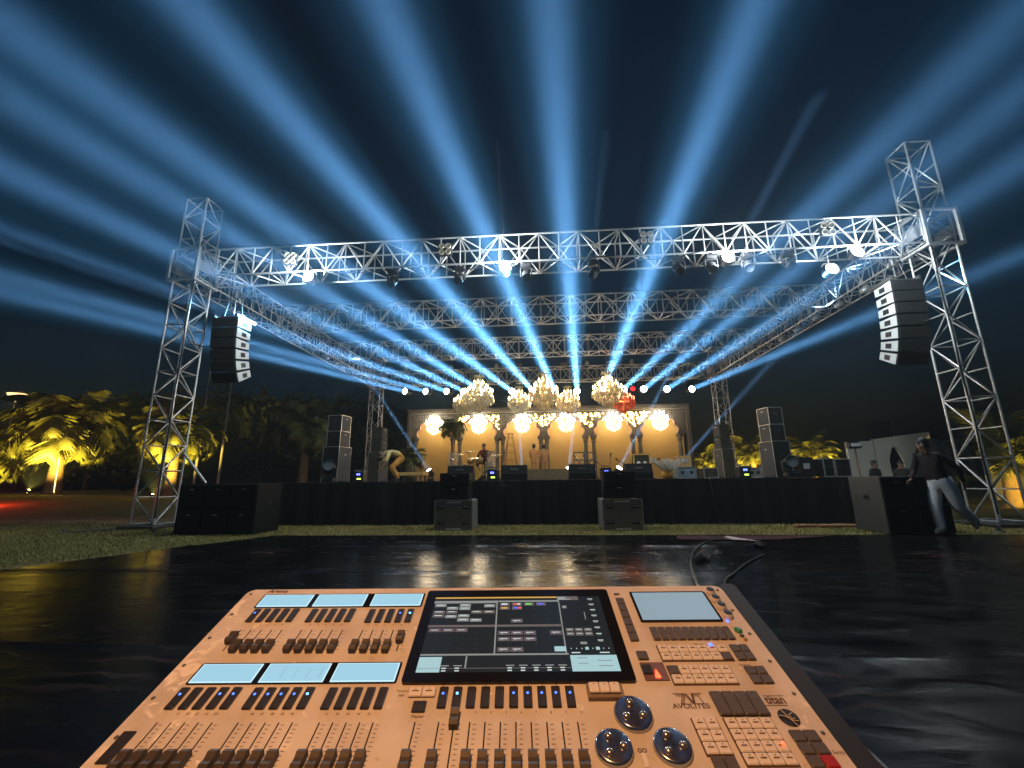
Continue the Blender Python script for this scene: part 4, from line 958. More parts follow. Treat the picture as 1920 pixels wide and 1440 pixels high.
TREES = [(190, 760, 40, 3.2), (262, 745, 44, 3.6), (340, 742, 42, 3.6), (432, 735, 45, 4.0), (505, 748, 40, 3.4), (575, 745, 46, 4.0), (655, 752, 44, 3.6), (735, 768, 42, 2.8), (60, 770, 46, 4.2), (-60, 760, 44, 4.5),
         (1560, 872, 44, 2.4), (1640, 868, 46, 2.6), (1760, 862, 44, 3.2), (1860, 858, 40, 3.0), (1960, 850, 42, 3.4)]
wn = ['behind the large lit palm', 'between the two lit palms', 'behind the palm-side tower', 'under the hanging speaker', 'left of the dark palm', 'above the dark palm', 'behind the side-fill stack', 'next to the backdrop end', 'below the hill lamps', 'at the lawn edge of the picture',
      'low behind the black cases', 'low behind the plain white flat', 'behind the arched white flat', 'behind the far tower foot', 'at the far picture edge']
for i, (px, py, Y, r) in enumerate(TREES):
    top = atY(px, py, Y); h = top.z; t = empty('garden_tree', (top.x, Y, ground_z(top.x, Y)-.02)); tag(t, f'dark leafy tree {wn[i]}', 'tree', 'dark trees beyond the garden')
    g = MB(); g.path([(0, 0, 0), (.1, 0, h*.3), (-.1, .1, h*.6)], .22, 7, r2=.10)
    for k in range(4): a = k*1.7; g.path([(0, 0, h*.35), (math.cos(a)*r*.35, math.sin(a)*r*.35, h*.55), (math.cos(a)*r*.6, math.sin(a)*r*.6, h*.72)], .09, 5, r2=.03)
    g.build('trunk', barkd, t)
    rr = random.Random(i); sp_ = [(0, 0, h-r*.8, r*.8, r*.8, r*.8)]+[(rr.uniform(-.7, .7)*r, rr.uniform(-.6, .6)*r, h-r*rr.uniform(.6, 1.5), r*.55, r*.55, r*.5) for _ in range(5)]
    sp_.append((0, 0, h*.35, r*1.1, r*.8, h*.38))
    o = clumps('crown', sp_, leafm, i, per=420, leaf=.30); o.parent = t
hl = mat('hillside', (.04, .045, .03), .95, var=.4, scale=.15, bump=.6, bscale=.8)
vs = []; nx = 60
for j, (yy, k) in enumerate(((60, 0), (64, .6), (69, .9), (74, 1), (82, .95))):
    for i in range(nx+1):
        x = -72+i*(72-8)/nx*1.0
        f = 1-abs((x+44)/30)**2.2 if abs(x+44) < 30 else 0
        vs.append((x, yy, -.3+k*(15.2*max(0, f)**.6+1.1*math.sin(x*.5)+.5*math.sin(x*1.3)) if f > 0 else -.3))
vs = [(x, y, min(z, 12.6)) for x, y, z in vs]
g = MB(); g.add(vs, [(j*(nx+1)+i, j*(nx+1)+i+1, (j+1)*(nx+1)+i+1, (j+1)*(nx+1)+i) for j in range(4) for i in range(nx)], smooth=True); tag(g.build('hill', hl), kind='structure')
# two lit domed roofs at the foot of the hill
lampglow = mat('warm_roof_glow', (1, .8, .5), .5, var=0, emit=(1, .66, .26), estr=2.4)
for px, py, lab in ((32, 738, 'warmly lit garden canopy lamp above the lawn, nearest the picture edge'), (94, 745, 'warmly lit garden canopy lamp above the large lit palm')):
    p = atY(px, py, 34); t = empty('canopy_lamp', (p.x, 34, ground_z(p.x, 34))); tag(t, lab, 'lamp', 'lit canopy lamps over the garden')
    hh = p.z-ground_z(p.x, 34)
    MB().tube((0, 0, 0), (0, 0, hh-.05), .06, 8).build('post', steel, t)
    MB().lathe([(.02, .30), (.35, .24), (.66, .02), (.70, -.02), (.66, -.02)], 18, (0, 0, hh)).build('hood', mat('pale_hood', (.5, .42, .3), .6), t)
    MB().lathe([(.60, .02), (.62, -.03), (.55, -.2), (.3, -.32), (.001, -.36)], 16, (0, 0, hh)).build('lamp_globe', lampglow, t)
    lamp('canopy_light', 'POINT', (0, 0, hh-.55), 260, (1, .7, .3), parent=t, shadow_soft_size=.2)
# bare light poles behind the tower
for px, py, pyb, lab in ((398, 712, 905, 'thin bare pole under the hanging palm-side speaker'), (440, 716, 905, 'slightly thicker bare pole beyond the hanging palm-side speaker')):
    a, b = atY(px-14, pyb, 27), atY(px, py-40, 27); t = empty('light_pole', (b.x, 27, 0)); tag(t, lab, 'pole', 'bare poles behind the rig')
    MB().tube((0, 0, 0), (0, 0, b.z), .09, 8, r2=.05).build('shaft', mat('pale_pole', (.35, .34, .32), .5), t); MB().box((0, 0, .03), (.3, .3, .06)).build('foot', steel, t)
# lit gateway glimpsed through the far tower
p = atY(1893, 905, 22); t = empty('garden_gateway', (p.x, 22, 0)); tag(t, 'low garden gateway lit yellow behind the far truss tower', 'gateway')
zz = atY(1893, 868, 22).z
for s in (-1, 1): MB().box((s*.62, 0, zz/2), (.4, .4, zz), ch=.02).build('pier', flatm, t)
MB().box((0, 0, zz+.12), (2.0, .46, .24), ch=.03).build('lintel', flatm, t)
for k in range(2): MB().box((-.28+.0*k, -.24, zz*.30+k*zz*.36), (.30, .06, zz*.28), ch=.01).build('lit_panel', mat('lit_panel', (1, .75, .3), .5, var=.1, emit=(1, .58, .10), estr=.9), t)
# potted palms on the stage
potm = mat('dark_pot', (.05, .045, .04), .6)
def potted(px, Y, cpy, size, lab, seed, n):
    rr = random.Random(seed); p = atY(px, 893, Y); c = atY(px, cpy, Y); h = c.z-SZ; t = empty('potted_palm', (p.x, Y, SZ+.002)); tag(t, lab, 'potted palm', 'potted palms by the backdrop')
    MB().lathe([(.16, 0), (.22, 0), (.27, .38), (.24, .38), (.23, .34), (.001, .33)], 16).build('pot', potm, t)
    g = MB(); g.path([(0, 0, .3), (.03, 0, h*.6), (0, .02, h)], .07, 7, r2=.05); g.build('stem', bark, t)
    for i in range(n):
        me = FRONDS[rr.randrange(3)]; o = bpy.data.objects.new('frond', me); COL.objects.link(o); o.parent = t; s = size*rr.uniform(.75, 1.1)
        o.location = (0, 0, h-rr.random()*.25); o.rotation_euler = (rr.uniform(-.3, .3), R(-40)+R(85)*i/n, i*2.399); o.scale = (s, s, s)
potted(847, 24.2, 800, .42, 'bushy potted palm between the first two arches of the backdrop', 3, 34); potted(771, 22.5, 855, .42, 'low potted plant at the palm-garden end of the backdrop', 5, 26)
# ================================================================== people
skin = mat('skin', (.34, .19, .12), .55, var=.1); hairm = mat('black_hair', (.012, .010, .009), .55, var=.3, scale=30)
def rotv(v, ax, a): return Quaternion(ax, a) @ v
def person(loc, rz, H, pose, cols, label, group, wide=1.0, bulk=1.0):
    """pose: dict of joint -> (x,y,z) for a 1.75 m figure facing -y; body grown over the skeleton as one skin"""
    J = dict(pelvis=(0, 0, .95), waist=(0, 0, 1.08), chest=(0, 0, 1.30), neck=(0, 0, 1.47), skull=(0, -.01, 1.56), brow=(0, -.015, 1.66), crown=(0, 0, 1.74), nose=(0, -.115, 1.605),
             shL=(.18, 0, 1.40), elL=(.25, .02, 1.12), wrL=(.27, -.06, .87), shR=(-.18, 0, 1.40), elR=(-.25, .02, 1.12), wrR=(-.27, -.06, .87),
             hipL=(.095, 0, .90), knL=(.10, -.03, .50), anL=(.10, 0, .09), toL=(.115, -.17, .035), hipR=(-.095, 0, .90), knR=(-.10, -.03, .50), anR=(-.10, 0, .09), toR=(-.115, -.17, .035))
    J.update(pose)
    J = {k: Vector(v) for k, v in J.items()}
    RAD = dict(pelvis=(.155, .115), waist=(.135, .10), chest=(.165, .115), neck=(.055, .058), skull=(.072, .082), brow=(.076, .092), crown=(.045, .055), nose=(.012, .012),
               shL=.068, elL=.043, wrL=.028, shR=.068, elR=.043, wrR=.028, hipL=.092, knL=.058, anL=.040, toL=(.038, .025), hipR=.092, knR=.058, anR=.040, toR=(.038, .025))
    E = [('pelvis', 'waist'), ('waist', 'chest'), ('chest', 'neck'), ('neck', 'skull'), ('skull', 'brow'), ('brow', 'crown'), ('skull', 'nose'), ('chest', 'shL'), ('shL', 'elL'), ('elL', 'wrL'), ('chest', 'shR'), ('shR', 'elR'), ('elR', 'wrR'),
         ('pelvis', 'hipL'), ('hipL', 'knL'), ('knL', 'anL'), ('anL', 'toL'), ('pelvis', 'hipR'), ('hipR', 'knR'), ('knR', 'anR'), ('anR', 'toR')]
    for k_ in ('hipL', 'hipR', 'knL', 'knR', 'anL', 'anR'): RAD[k_] *= wide if k_[0] != 'a' else (1+(wide-1)*1.6)
    RAD['pelvis'] = (.155*(1+(wide-1)*.3), .115*(1+(wide-1)*.5))
    for k_ in ('pelvis', 'waist', 'chest'): RAD[k_] = tuple(r_*bulk for r_ in RAD[k_])
    for k_ in ('shL', 'shR', 'elL', 'elR'): RAD[k_] *= (1+bulk)/2
    for s in 'LR':      # palm and five fingers
        w_, e_ = J['wr'+s], J['el'+s]; d = (w_-e_).normalized(); sd = Vector((0, -1, 0)); sd = (sd-d*sd.dot(d)).normalized(); nn = d.cross(sd)
        J['pa'+s] = w_+d*.055; RAD['pa'+s] = (.030, .018); E.append(('wr'+s, 'pa'+s))
        for k, (o, L) in enumerate(((-.026, .062), (-.009, .075), (.009, .072), (.025, .058))):
            a, b = f'f{k}a{s}', f'f{k}b{s}'; J[a] = w_+d*.095+sd*o; J[b] = J[a]+d*L*.8+nn*.02; RAD[a] = .010; RAD[b] = .008; E += [('pa'+s, a), (a, b)]
        J['th'+s] = w_+d*.05-sd*.045; J['ti'+s] = w_+d*.085-sd*.058; RAD['th'+s] = .011; RAD['ti'+s] = .009; E += [('pa'+s, 'th'+s), ('th'+s, 'ti'+s)]
    names = list(J); me = bpy.data.meshes.new('body'); me.from_pydata([tuple(J[k]) for k in names], [(names.index(a), names.index(b)) for a, b in E], [])
    o = bpy.data.objects.new('tmp_body', me); COL.objects.link(o)
    md = o.modifiers.new('s', 'SKIN'); md.use_smooth_shade = True; sv = me.skin_vertices[0].data if me.skin_vertices else None
    if sv is None:
        bm = bmesh.new(); bm.from_mesh(me); bm.verts.layers.skin.verify(); bm.to_mesh(me); bm.free(); sv = me.skin_vertices[0].data
    for i, k in enumerate(names):
        r = RAD[k]; sv[i].radius = r if isinstance(r, tuple) else (r, r); sv[i].use_root = (k == 'pelvis')
    sb = o.modifiers.new('u', 'SUBSURF'); sb.levels = sb.render_levels = 3 if wide > 1.5 else 2
    dg = bpy.context.evaluated_depsgraph_get(); bme = bpy.data.meshes.new_from_object(o.evaluated_get(dg)); bpy.data.objects.remove(o)
    bme.materials.clear()
    for m in (skin, cols['top'], cols['legs'], cols.get('shoes', blk)): bme.materials.append(m)
    segs = []
    for a, b in E:
        t_ = a+b
        if any(q in t_ for q in ('skull', 'brow', 'crown', 'nose')) or a.startswith('pa') or a.startswith('f') or a.startswith('th') or b.startswith('pa'): r_ = 0
        elif a in ('chest', 'waist') or b in ('waist', 'chest') or a.startswith('sh'): r_ = 1
        elif a.startswith('el'): r_ = 1 if cols.get('long', True) else 0
        elif a.startswith('an'): r_ = 3
        else: r_ = 2
        if (a, b) == ('chest', 'neck'): r_ = 1
        segs.append((J[a], J[b], r_))
    mi = []; ax_ = (J['chest']-J['pelvis']).normalized()
    for p in bme.polygons:
        c = p.center; best = 9; rr_ = 0; seg_ = 0
        for si_, (a, b, r_) in enumerate(segs):
            ab = b-a; t_ = max(0, min(1, (c-a).dot(ab)/ab.length_squared)); d = (c-(a+ab*t_)).length
            if d < best: best, rr_, seg_ = d, r_, si_
        if rr_ in (1, 2) and best < .3 and seg_ in (0, 1, 2, 7, 10, 13, 17): rr_ = 1 if (c-J['waist']).dot(ax_) > -.07 else 2
        mi.append(rr_)
    bme.polygons.foreach_set('material_index', mi); bme.polygons.foreach_set('use_smooth', [True]*len(mi))
    t = empty('person', loc, rz); s_ = H/1.75; t.scale = (s_, s_, s_); tag(t, label, 'person', group)
    link('body', bme, t)
    # hair, eyes, ears, mouth follow the head
    up = (J['crown']-J['skull']).normalized(); fwd = (J['nose']-J['skull']); fwd = (fwd-up*fwd.dot(up)).normalized(); rt = fwd.cross(up)
    HM = frame(J['brow'], rt, -fwd, up)
    g = MB(); g.lathe([(.082, -.055), (.094, -.02), (.096, .02), (.084, .062), (.05, .092), (.002, .102)], 14, (0, .018, 0), Matrix.Diagonal((.93, 1.05, 1))); g.lathe([(.03, -.12), (.07, -.09), (.09, -.04)], 12, (0, .032, 0)); g.build('hair', hairm, t, M=HM)
    g = MB()
    for s in (-1, 1): g.sph((s*.031, -.083, -.012), .011, 8, 5)
    g.build('eyes', mat('eye_white', (.6, .58, .55), .2), t, M=HM)
    g = MB(); g.box((0, -.078, -.092), (.042, .02, .009), ch=.003); g.build('mouth', mat('lips', (.30, .10, .08), .5), t, M=HM)
    g = MB()
    for s in (-1, 1): g.sph((s*.082, .012, -.035), .026, 8, 5, sc=(.4, .8, 1.2))
    g.build('ears', skin, t, M=HM)
    return t
maroon = mat('dark_maroon_shirt', (.016, .006, .007), .85, var=.25, scale=9); white_tr = mat('white_trousers', (.85, .84, .81), .8, var=.08, scale=7, bump=.4, bscale=14)
yel_s = mat('pale_yellow_shirt', (.72, .56, .22), .8, var=.12); org = mat('orange_lower', (.62, .28, .04), .8, var=.25, scale=14); peach = mat('peach_kurta', (.62, .33, .14), .8, var=.1); peach2 = mat('patterned_peach_kurta', (.55, .30, .14), .8, var=.35, scale=22)
darkc = mat('dark_clothes', (.03, .028, .028), .85, var=.2); redshirt = mat('maroon_tshirt', (.22, .035, .03), .8, var=.2)
# the man walking across in front of the subwoofers: weight on the near leg, the other swung out behind, trunk leaning ahead
wp_ = atZ(1782, 1004, 0)
walk = dict(pelvis=(.02, .02, .93), waist=(.0, -.04, 1.06), chest=(-.02, -.09, 1.28), neck=(-.02, -.13, 1.45), skull=(-.02, -.16, 1.53), brow=(-.02, -.175, 1.63), crown=(-.02, -.165, 1.715), nose=(-.02, -.27, 1.575),
            shL=(.16, -.10, 1.38), elL=(.25, .16, 1.15), wrL=(.24, .22, .92), shR=(-.19, -.12, 1.38), elR=(-.25, -.17, 1.11), wrR=(-.22, -.34, .98),
            hipL=(.11, .03, .88), knL=(.12, .16, .48), anL=(.12, .50, .24), toL=(.13, .50, .08), hipR=(-.08, .0, .88), knR=(-.08, -.09, .49), anR=(-.08, -.05, .09), toR=(-.085, -.22, .035))
person((wp_.x, wp_.y, .012), R(-70), 1.86, walk, dict(top=maroon, legs=white_tr, shoes=mat('cream_shoes', (.55, .5, .42), .7)), 'man in white trousers and dark shirt walking past the subwoofers', None, wide=1.6, bulk=1.1)
# man bending right over on the stage
bp_ = atY(742, 886, 14.2)
bend = dict(pelvis=(0, .16, .80), waist=(0, .02, .92), chest=(0, -.22, .98), neck=(0, -.40, .90), skull=(0, -.47, .83), brow=(0, -.53, .75), crown=(0, -.58, .68), nose=(0, -.43, .71), shL=(.18, -.27, .95), elL=(.24, -.36, .66), wrL=(.16, -.48, .42), shR=(-.18, -.27, .95), elR=(-.24, -.36, .66), wrR=(-.16, -.48, .42),
            hipL=(.10, .15, .76), knL=(.15, -.14, .46), anL=(.13, .08, .09), toL=(.15, -.09, .035), hipR=(-.10, .15, .76), knR=(-.15, -.14, .46), anR=(-.13, .08, .09), toR=(-.15, -.09, .035))
person((bp_.x, 14.2, SZ+.002), R(-60), 1.75, bend, dict(top=yel_s, legs=org, long=False), 'man in a yellow shirt and orange lower bending over on the stage', None, wide=1.4, bulk=1.45)
# seated drummer
dp_ = atY(908, 880, 19.3)
sit = dict(pelvis=(0, 0, .58), waist=(0, 0, .72), chest=(0, -.05, .93), neck=(0, -.07, 1.10), skull=(0, -.09, 1.19), brow=(0, -.10, 1.29), crown=(0, -.09, 1.37), nose=(0, -.20, 1.235), shL=(.18, -.05, 1.03), elL=(.27, -.14, .80), wrL=(.16, -.36, .84), shR=(-.18, -.05, 1.03), elR=(-.27, -.14, .80), wrR=(-.16, -.36, .88),
           hipL=(.10, -.02, .54), knL=(.20, -.42, .53), anL=(.20, -.40, .09), toL=(.21, -.56, .035), hipR=(-.10, -.02, .54), knR=(-.20, -.42, .53), anR=(-.20, -.40, .09), toR=(-.21, -.56, .035))
person((dp_.x, 19.3, SZ+.25), R(-8), 1.75, sit, dict(top=redshirt, legs=darkc), 'drummer in a maroon shirt seated behind the drum kit', None)
t = empty('drum_riser', (dp_.x, 19.45, SZ+.002)); tag(t, 'low drum riser with a round stool under the drummer', 'riser')
MB().box((0, 0, .12), (1.5, 1.1, .24), ch=.01).build('platform', rm, t)
MB().lathe([(.02, .24), (.02, .70), (.17, .71), (.18, .76), (.16, .79), (.001, .80)], 14, (0, -.15, 0)).build('stool', blk, t)
# two helpers with their backs to us
for px, lab, cl, r_ in ((1002, 'standing person in a plain peach kurta seen from behind on the stage', peach, 170), (1022, 'standing person in a patterned peach kurta bending slightly beside another', peach2, 200)):
    p = atY(px, 880, 20.5); pz = dict(neck=(0, -.06, 1.46), skull=(0, -.10, 1.54), brow=(0, -.13, 1.63), crown=(0, -.14, 1.71), nose=(0, -.22, 1.57), chest=(0, -.02, 1.30), elR=(-.22, -.14, 1.13), wrR=(-.12, -.34, 1.05)) if px > 1010 else dict(elL=(.23, -.10, 1.13), wrL=(.12, -.30, 1.02))
    person((p.x, 20.5, SZ+.002), R(r_), 1.68, pz, dict(top=cl, legs=cl), lab, 'helpers on the stage')
# two people standing on the grass beyond the end of the stage, only their heads and shoulders clear of it
for px, Y, lab, r_ in ((1640, 15.2, 'dark-haired person standing beyond the stage before the plain white flat', 20), (1690, 15.6, 'dark-haired person standing beyond the stage under the pointed arch', -50)):
    p = atY(px, 880, Y); person((p.x, Y, .01), R(r_), 1.62, {}, dict(top=darkc, legs=darkc), lab, 'people standing beyond the stage')
# ================================================================== the lighting console
_V = -ray(964, 588).normalized(); _U = Vector((0, 0, 1)).cross(_V); _U = -_U.normalized() if _U.dot(_r0) < 0 else _U.normalized(); _N = _U.cross(-_V).normalized()
P0 = CAMP+ray(910, 1104)*1.0
CM = frame(P0, _U, -_V, _N)           # console frame: x right, y away from the operator, z out of the panel
def con(px, py):
    d = ray(px, py); k = (P0-CAMP).dot(_N)/d.dot(_N); q = CAMP+d*k-P0; return q.dot(_U), -q.dot(_V)
cs = empty('lighting_console', M=CM); tag(cs, 'orange-lit lighting desk with faders, displays and a touch screen in the foreground', 'lighting console')
def wear_mat():
    m = mat('console_panel_paint', (.66, .64, .60), .42, var=0); n = m.node_tree; b = n.nodes['Principled BSDF']; L = n.links.new
    tc = n.nodes.new('ShaderNodeTexCoord'); a = n.nodes.new('ShaderNodeTexNoise'); a.inputs['Scale'].default_value = 9; a.inputs['Detail'].default_value = 7
    f = n.nodes.new('ShaderNodeTexNoise'); f.inputs['Scale'].default_value = 700; f.inputs['Detail'].default_value = 2
    L(tc.outputs['Object'], a.inputs['Vector']); L(tc.outputs['Object'], f.inputs['Vector'])
    r = n.nodes.new('ShaderNodeValToRGB'); e = r.color_ramp.elements; e[0].position = .3; e[0].color = (.54, .51, .46, 1); e[1].position = .62; e[1].color = (.68, .66, .62, 1)
    L(a.outputs['Fac'], r.inputs[0]); L(r.outputs[0], b.inputs['Base Color'])
    # worn paint: pale scuffs and grubby streaks, mostly where hands rest along the left rim
    sp = n.nodes.new('ShaderNodeSeparateXYZ'); L(tc.outputs['Object'], sp.inputs[0])
    ed = n.nodes.new('ShaderNodeMapRange'); ed.inputs['From Min'].default_value = -.42; ed.inputs['From Max'].default_value = -.56; L(sp.outputs['X'], ed.inputs['Value'])
    s2 = n.nodes.new('ShaderNodeTexNoise'); s2.inputs['Scale'].default_value = 26; s2.inputs['Detail'].default_value = 6; s2.inputs['Distortion'].default_value = 1.5; L(tc.outputs['Object'], s2.inputs['Vector'])
    ad = n.nodes.new('ShaderNodeMath'); ad.operation = 'MULTIPLY_ADD'; ad.inputs[1].default_value = .16; L(ed.outputs[0], ad.inputs[0]); L(s2.outputs['Fac'], ad.inputs[2])
    th = n.nodes.new('ShaderNodeMapRange'); th.inputs['From Min'].default_value = .66; th.inputs['From Max'].default_value = .74; L(ad.outputs[0], th.inputs['Value'])
    dk = n.nodes.new('ShaderNodeMapRange'); dk.inputs['From Min'].default_value = .34; dk.inputs['From Max'].default_value = .22; L(s2.outputs['Fac'], dk.inputs['Value'])
    x1 = n.nodes.new('ShaderNodeMix'); x1.data_type = 'RGBA'; x1.inputs['B'].default_value = (.86, .84, .78, 1); L(th.outputs[0], x1.inputs['Factor']); L(r.outputs[0], x1.inputs['A'])
    x2 = n.nodes.new('ShaderNodeMix'); x2.data_type = 'RGBA'; x2.inputs['B'].default_value = (.48, .43, .36, 1); L(dk.outputs[0], x2.inputs['Factor']); L(x1.outputs['Result'], x2.inputs['A']); L(x2.outputs['Result'], b.inputs['Base Color'])
    ro = n.nodes.new('ShaderNodeMapRange'); ro.inputs['To Min'].default_value = .3; ro.inputs['To Max'].default_value = .6; L(s2.outputs['Fac'], ro.inputs['Value']); L(ro.outputs[0], b.inputs['Roughness'])
    bp = n.nodes.new('ShaderNodeBump'); bp.inputs['Strength'].default_value = .12; bp.inputs['Distance'].default_value = .001; L(f.outputs['Fac'], bp.inputs['Height']); L(bp.outputs[0], b.inputs['Normal'])
    return m
panelm = wear_mat(); keyw = mat('cream_key', (.74, .71, .66), .45, var=.08, scale=60); keyd = mat('dark_key', (.085, .075, .068), .5, var=.2, scale=60); keyb = mat('black_key', (.022, .02, .02), .45, var=.2, scale=60)
slotm = mat('fader_slot', (.008, .007, .006), .8, var=0); capm = mat('fader_cap', (.05, .042, .038), .55, var=.25, scale=80); bodyb = mat('console_black_case', (.012, .012, .013), .55, var=.25, scale=15)
inkm = mat('panel_print', (.10, .06, .045), .7, var=0); bezel = mat('gloss_black_bezel', (.008, .008, .009), .18, var=0)
lcdm = mat('lcd_pale_blue', (.03, .04, .05), .25, var=0, emit=(.38, .70, .88), estr=.88); lcde = mat('lcd_rim_white', (.05, .06, .06), .25, var=0, emit=(.62, .92, 1.0), estr=.98)
touchm = mat('touch_pale_grey', (.03, .035, .04), .25, var=0, emit=(.30, .41, .48), estr=.85)
ledb = mat('blue_led', (.05, .08, .8), .3, var=0, emit=(.05, .16, 1.0), estr=3.2); leds = mat('bright_blue_led', (.1, .3, 1), .3, var=0, emit=(.10, .42, 1.0), estr=6); ledr = mat('red_led', (.8, .05, .02), .3, var=0, emit=(1, .06, .02), estr=5); ledg = mat('green_button', (.02, .14, .05), .4, var=0, emit=(.02, .2, .06), estr=.15)
mtl = mat('brushed_wheel', (.42, .46, .52), .20, .95, var=.08, scale=40); domem = mat('dome_metal', (.62, .56, .48), .2, .9, var=.05); redk = mat('red_key', (.35, .01, .01), .5, var=.1)
# --- body and panel
ul0, vl0 = con(470, 1104); ur0, _ = con(1356, 1105); ul1, vl1 = con(150, 1440); ur1, _ = con(1604, 1440)
pu0, pu1 = (ul0+ul1)/2, (ur0+ur1)/2; PV = -.56
def cb(name, u0, v0, u1, v1, z0, z1, m, parent=cs, ch=.0008):
    return MB().box(((u0+u1)/2, (v0+v1)/2, (z0+z1)/2), (abs(u1-u0), abs(v1-v0), z1-z0), ch=ch).build(name, m, parent)
def rrect(u0, v0, u1, v1, r, n=5):
    pts = []
    for cx, cy, a0 in ((u1-r, v1-r, 0), (u0+r, v1-r, 90), (u0+r, v0+r, 180), (u1-r, v0+r, 270)):
        pts += [(cx+r*math.cos(R(a0+90*k/n)), cy+r*math.sin(R(a0+90*k/n))) for k in range(n+1)]
    return pts
IDT = Matrix.Identity(4)
MB().prism(rrect(pu0, PV, pu1, .004, .018), Matrix.Translation((0, 0, -.004)), .004).build('top_panel', panelm, cs)
MB().prism(rrect(pu0+.006, PV-.01, pu1+.035, .010, .03), Matrix.Translation((0, 0, -.075)), .0705).build('case', bodyb, cs)
MB().prism(rrect(pu1+.0015, PV-.01, pu1+.036, .012, .012), Matrix.Translation((0, 0, -.0042)), .004).build('side_cheek', bodyb, cs)
def rect(x0, y0, x1, y1): a, b = con(x0, y0); c, d = con(x1, y1); return a, b, c, d      # TL px, BR px -> u0,v0(top),u1,v1(bottom)
def quad(mb, u0, v0, u1, v1, z, mi=0): mb.add([(u0, v1, z), (u1, v1, z), (u1, v0, z), (u0, v0, z)], [(0, 1, 2, 3)], mi)
for k in range(9):
    for u in (pu0+.012, pu1-.012):
        if k < 5 or u > 0: pass
        v_ = -.012-.068*k; MB().lathe([(.0035, 0), (.003, .0011), (.0001, .0012)], 10, (u, v_, .0001)).build('screw', steel, cs)
# --- small displays
for row in (((500, 1116, 576, 1137), (600, 1116, 680, 1137), (703, 1117, 787, 1138)), ((384, 1247, 471, 1281), (508, 1246, 605, 1280), (635, 1246, 739, 1280))):
    us = [rect(*r) for r in row]
    # one line for the whole row
    v0 = sum(u[1] for u in us)/3; v1 = sum(u[3] for u in us)/3
    fr_ = MB().prism(rrect(us[0][0]-.004, v1-.003, us[2][2]+.004, v0+.003, .004), Matrix.Translation((0, 0, .0002)), .0012).build('display_frame', bezel, cs)
    for k, u in enumerate(us):
        o = cb('display', u[0], v1, u[2], v0, .0014, .0022, lcde, fr_, 0); g = MB(); quad(g, u[0]+.0022, v0-.0018, u[2]-.0022, v1+.0018, .0026); g.build('lit_area', lcdm, fr_)
    if row[0][1] > 1200:
        g = MB(); u = us[1]; w_ = u[2]-u[0]
        for k in range(1, 5): x_ = u[0]+w_*(.1+.2*k); g.add([(x_, v1+.006, .0029), (x_+.0008, v1+.006, .0029), (x_+.0008, v0-.009, .0029), (x_, v0-.009, .0029)], [(0, 1, 2, 3)])
        g.build('screen_lines', mat('lcd_line', (.1, .25, .3), .4, var=0, emit=(.18, .36, .45), estr=.6), fr_)
# --- flash buttons with leds
_g = MB(); _g.box((0, 0, 0), (1, 1, 1)); 
def key_mesh(w_, h_, t_, m, nm='key'):
    g = MB(); g.box((0, 0, t_/2), (w_, h_, t_), ch=min(.0015, t_*.35)); return g.mesh(nm, m)
def led(u, v, z, m, parent=cs, r=.0022): MB().lathe([(r, 0), (r*.8, r*.45), (.0002, r*.65)], 10, (u, v, z)).build('led', m, parent)
def group_keys(x0, y0, x1, y1, n, fill, m, lit=(), bright=(), name='flash_button'):
    u0, v0, u1, v1 = rect(x0, y0, x1, y1); pit = (u1-u0)/(n-1+fill); w_ = pit*fill; h_ = v0-v1; me = key_mesh(w_, h_, .0035, m, name)
    for k in range(n):
        o = link(name, me, cs, (u0+w_/2+pit*k, (v0+v1)/2, .0002))
        if k in lit or k in bright:
            led(0, h_*.14, .0034, leds if k in bright else ledb, o)
B1 = [((479.5, 1143.4, 546, 1167), (0,), ()), ((586.7, 1143.4, 656, 1167), (), ()), ((694, 1144, 769.4, 1168), (3,), (4,))]
for r_, lit, br in B1: group_keys(*r_, 5, .66, keyb, lit, br)
B2 = [((342, 1291, 427, 1331), (0, 3, 4), ()), ((479.4, 1291, 571, 1331), (0, 1, 2, 3), (4,)), ((619, 1291, 715.6, 1331), (), ())]
for r_, lit, br in B2: group_keys(*r_, 5, .68, keyb, lit, br)
group_keys(825.6, 1289.7, 1081, 1328, 10, .62, keyb, (0, 5, 6, 7, 8, 9), (1,))
# --- faders
def cap_mesh(w_, l_, h_):
    g = MB(); p = [(-l_/2, 0), (-l_/2, h_*.75), (-l_*.30, h_), (-l_*.08, h_*.80), (l_*.08, h_*.80), (l_*.30, h_), (l_/2, h_*.75), (l_/2, 0)]
    g.prism(p, frame(Vector((-w_/2, 0, 0)), Y1, Z1, X1), w_); return g.mesh('fader_cap', capm)
CAPA, CAPB = cap_mesh(.0125, .026, .012), cap_mesh(.0135, .030, .013)
def fader(x0, y0, x1, y1, pos, cap, marks=9, ink=None):
    """slot from top px to bottom px; pos = 0 at the bottom"""
    a, b = con(x0, y0), con(x1, y1); u = (a[0]+b[0])/2; v0, v1 = a[1], b[1]
    s_ = cb('fader_slot', u-.0011, v1, u+.0011, v0, -.003, .0003, slotm, cs, 0)
    link('fader_cap', cap, s_, (u, v1+(v0-v1)*pos, .0015))
    g = MB()
    for k in range(marks):
        vv = v0-(v0-v1)*(.06+.86*k/(marks-1)); quad(g, u+.0050, vv+.0005, u+.0105, vv-.0005, .00035)
    g.build('scale_marks', inkm, s_)
def bank(tops, y0, bots, y1, cap, pos, marks):
    for k in range(len(tops)): fader(tops[k], y0, bots[k], y1, pos[k], cap, marks)
def sl(x0, x1, n=5): return [x0+(x1-x0)*k/(n-1) for k in range(n)]
bank(sl(453, 530), 1181, sl(416, 499), 1221, CAPA, [.5, .12, .12, .12, .12], 6)
bank(sl(567.5, 644), 1181, sl(538, 620), 1221, CAPA, [.12]*5, 6)
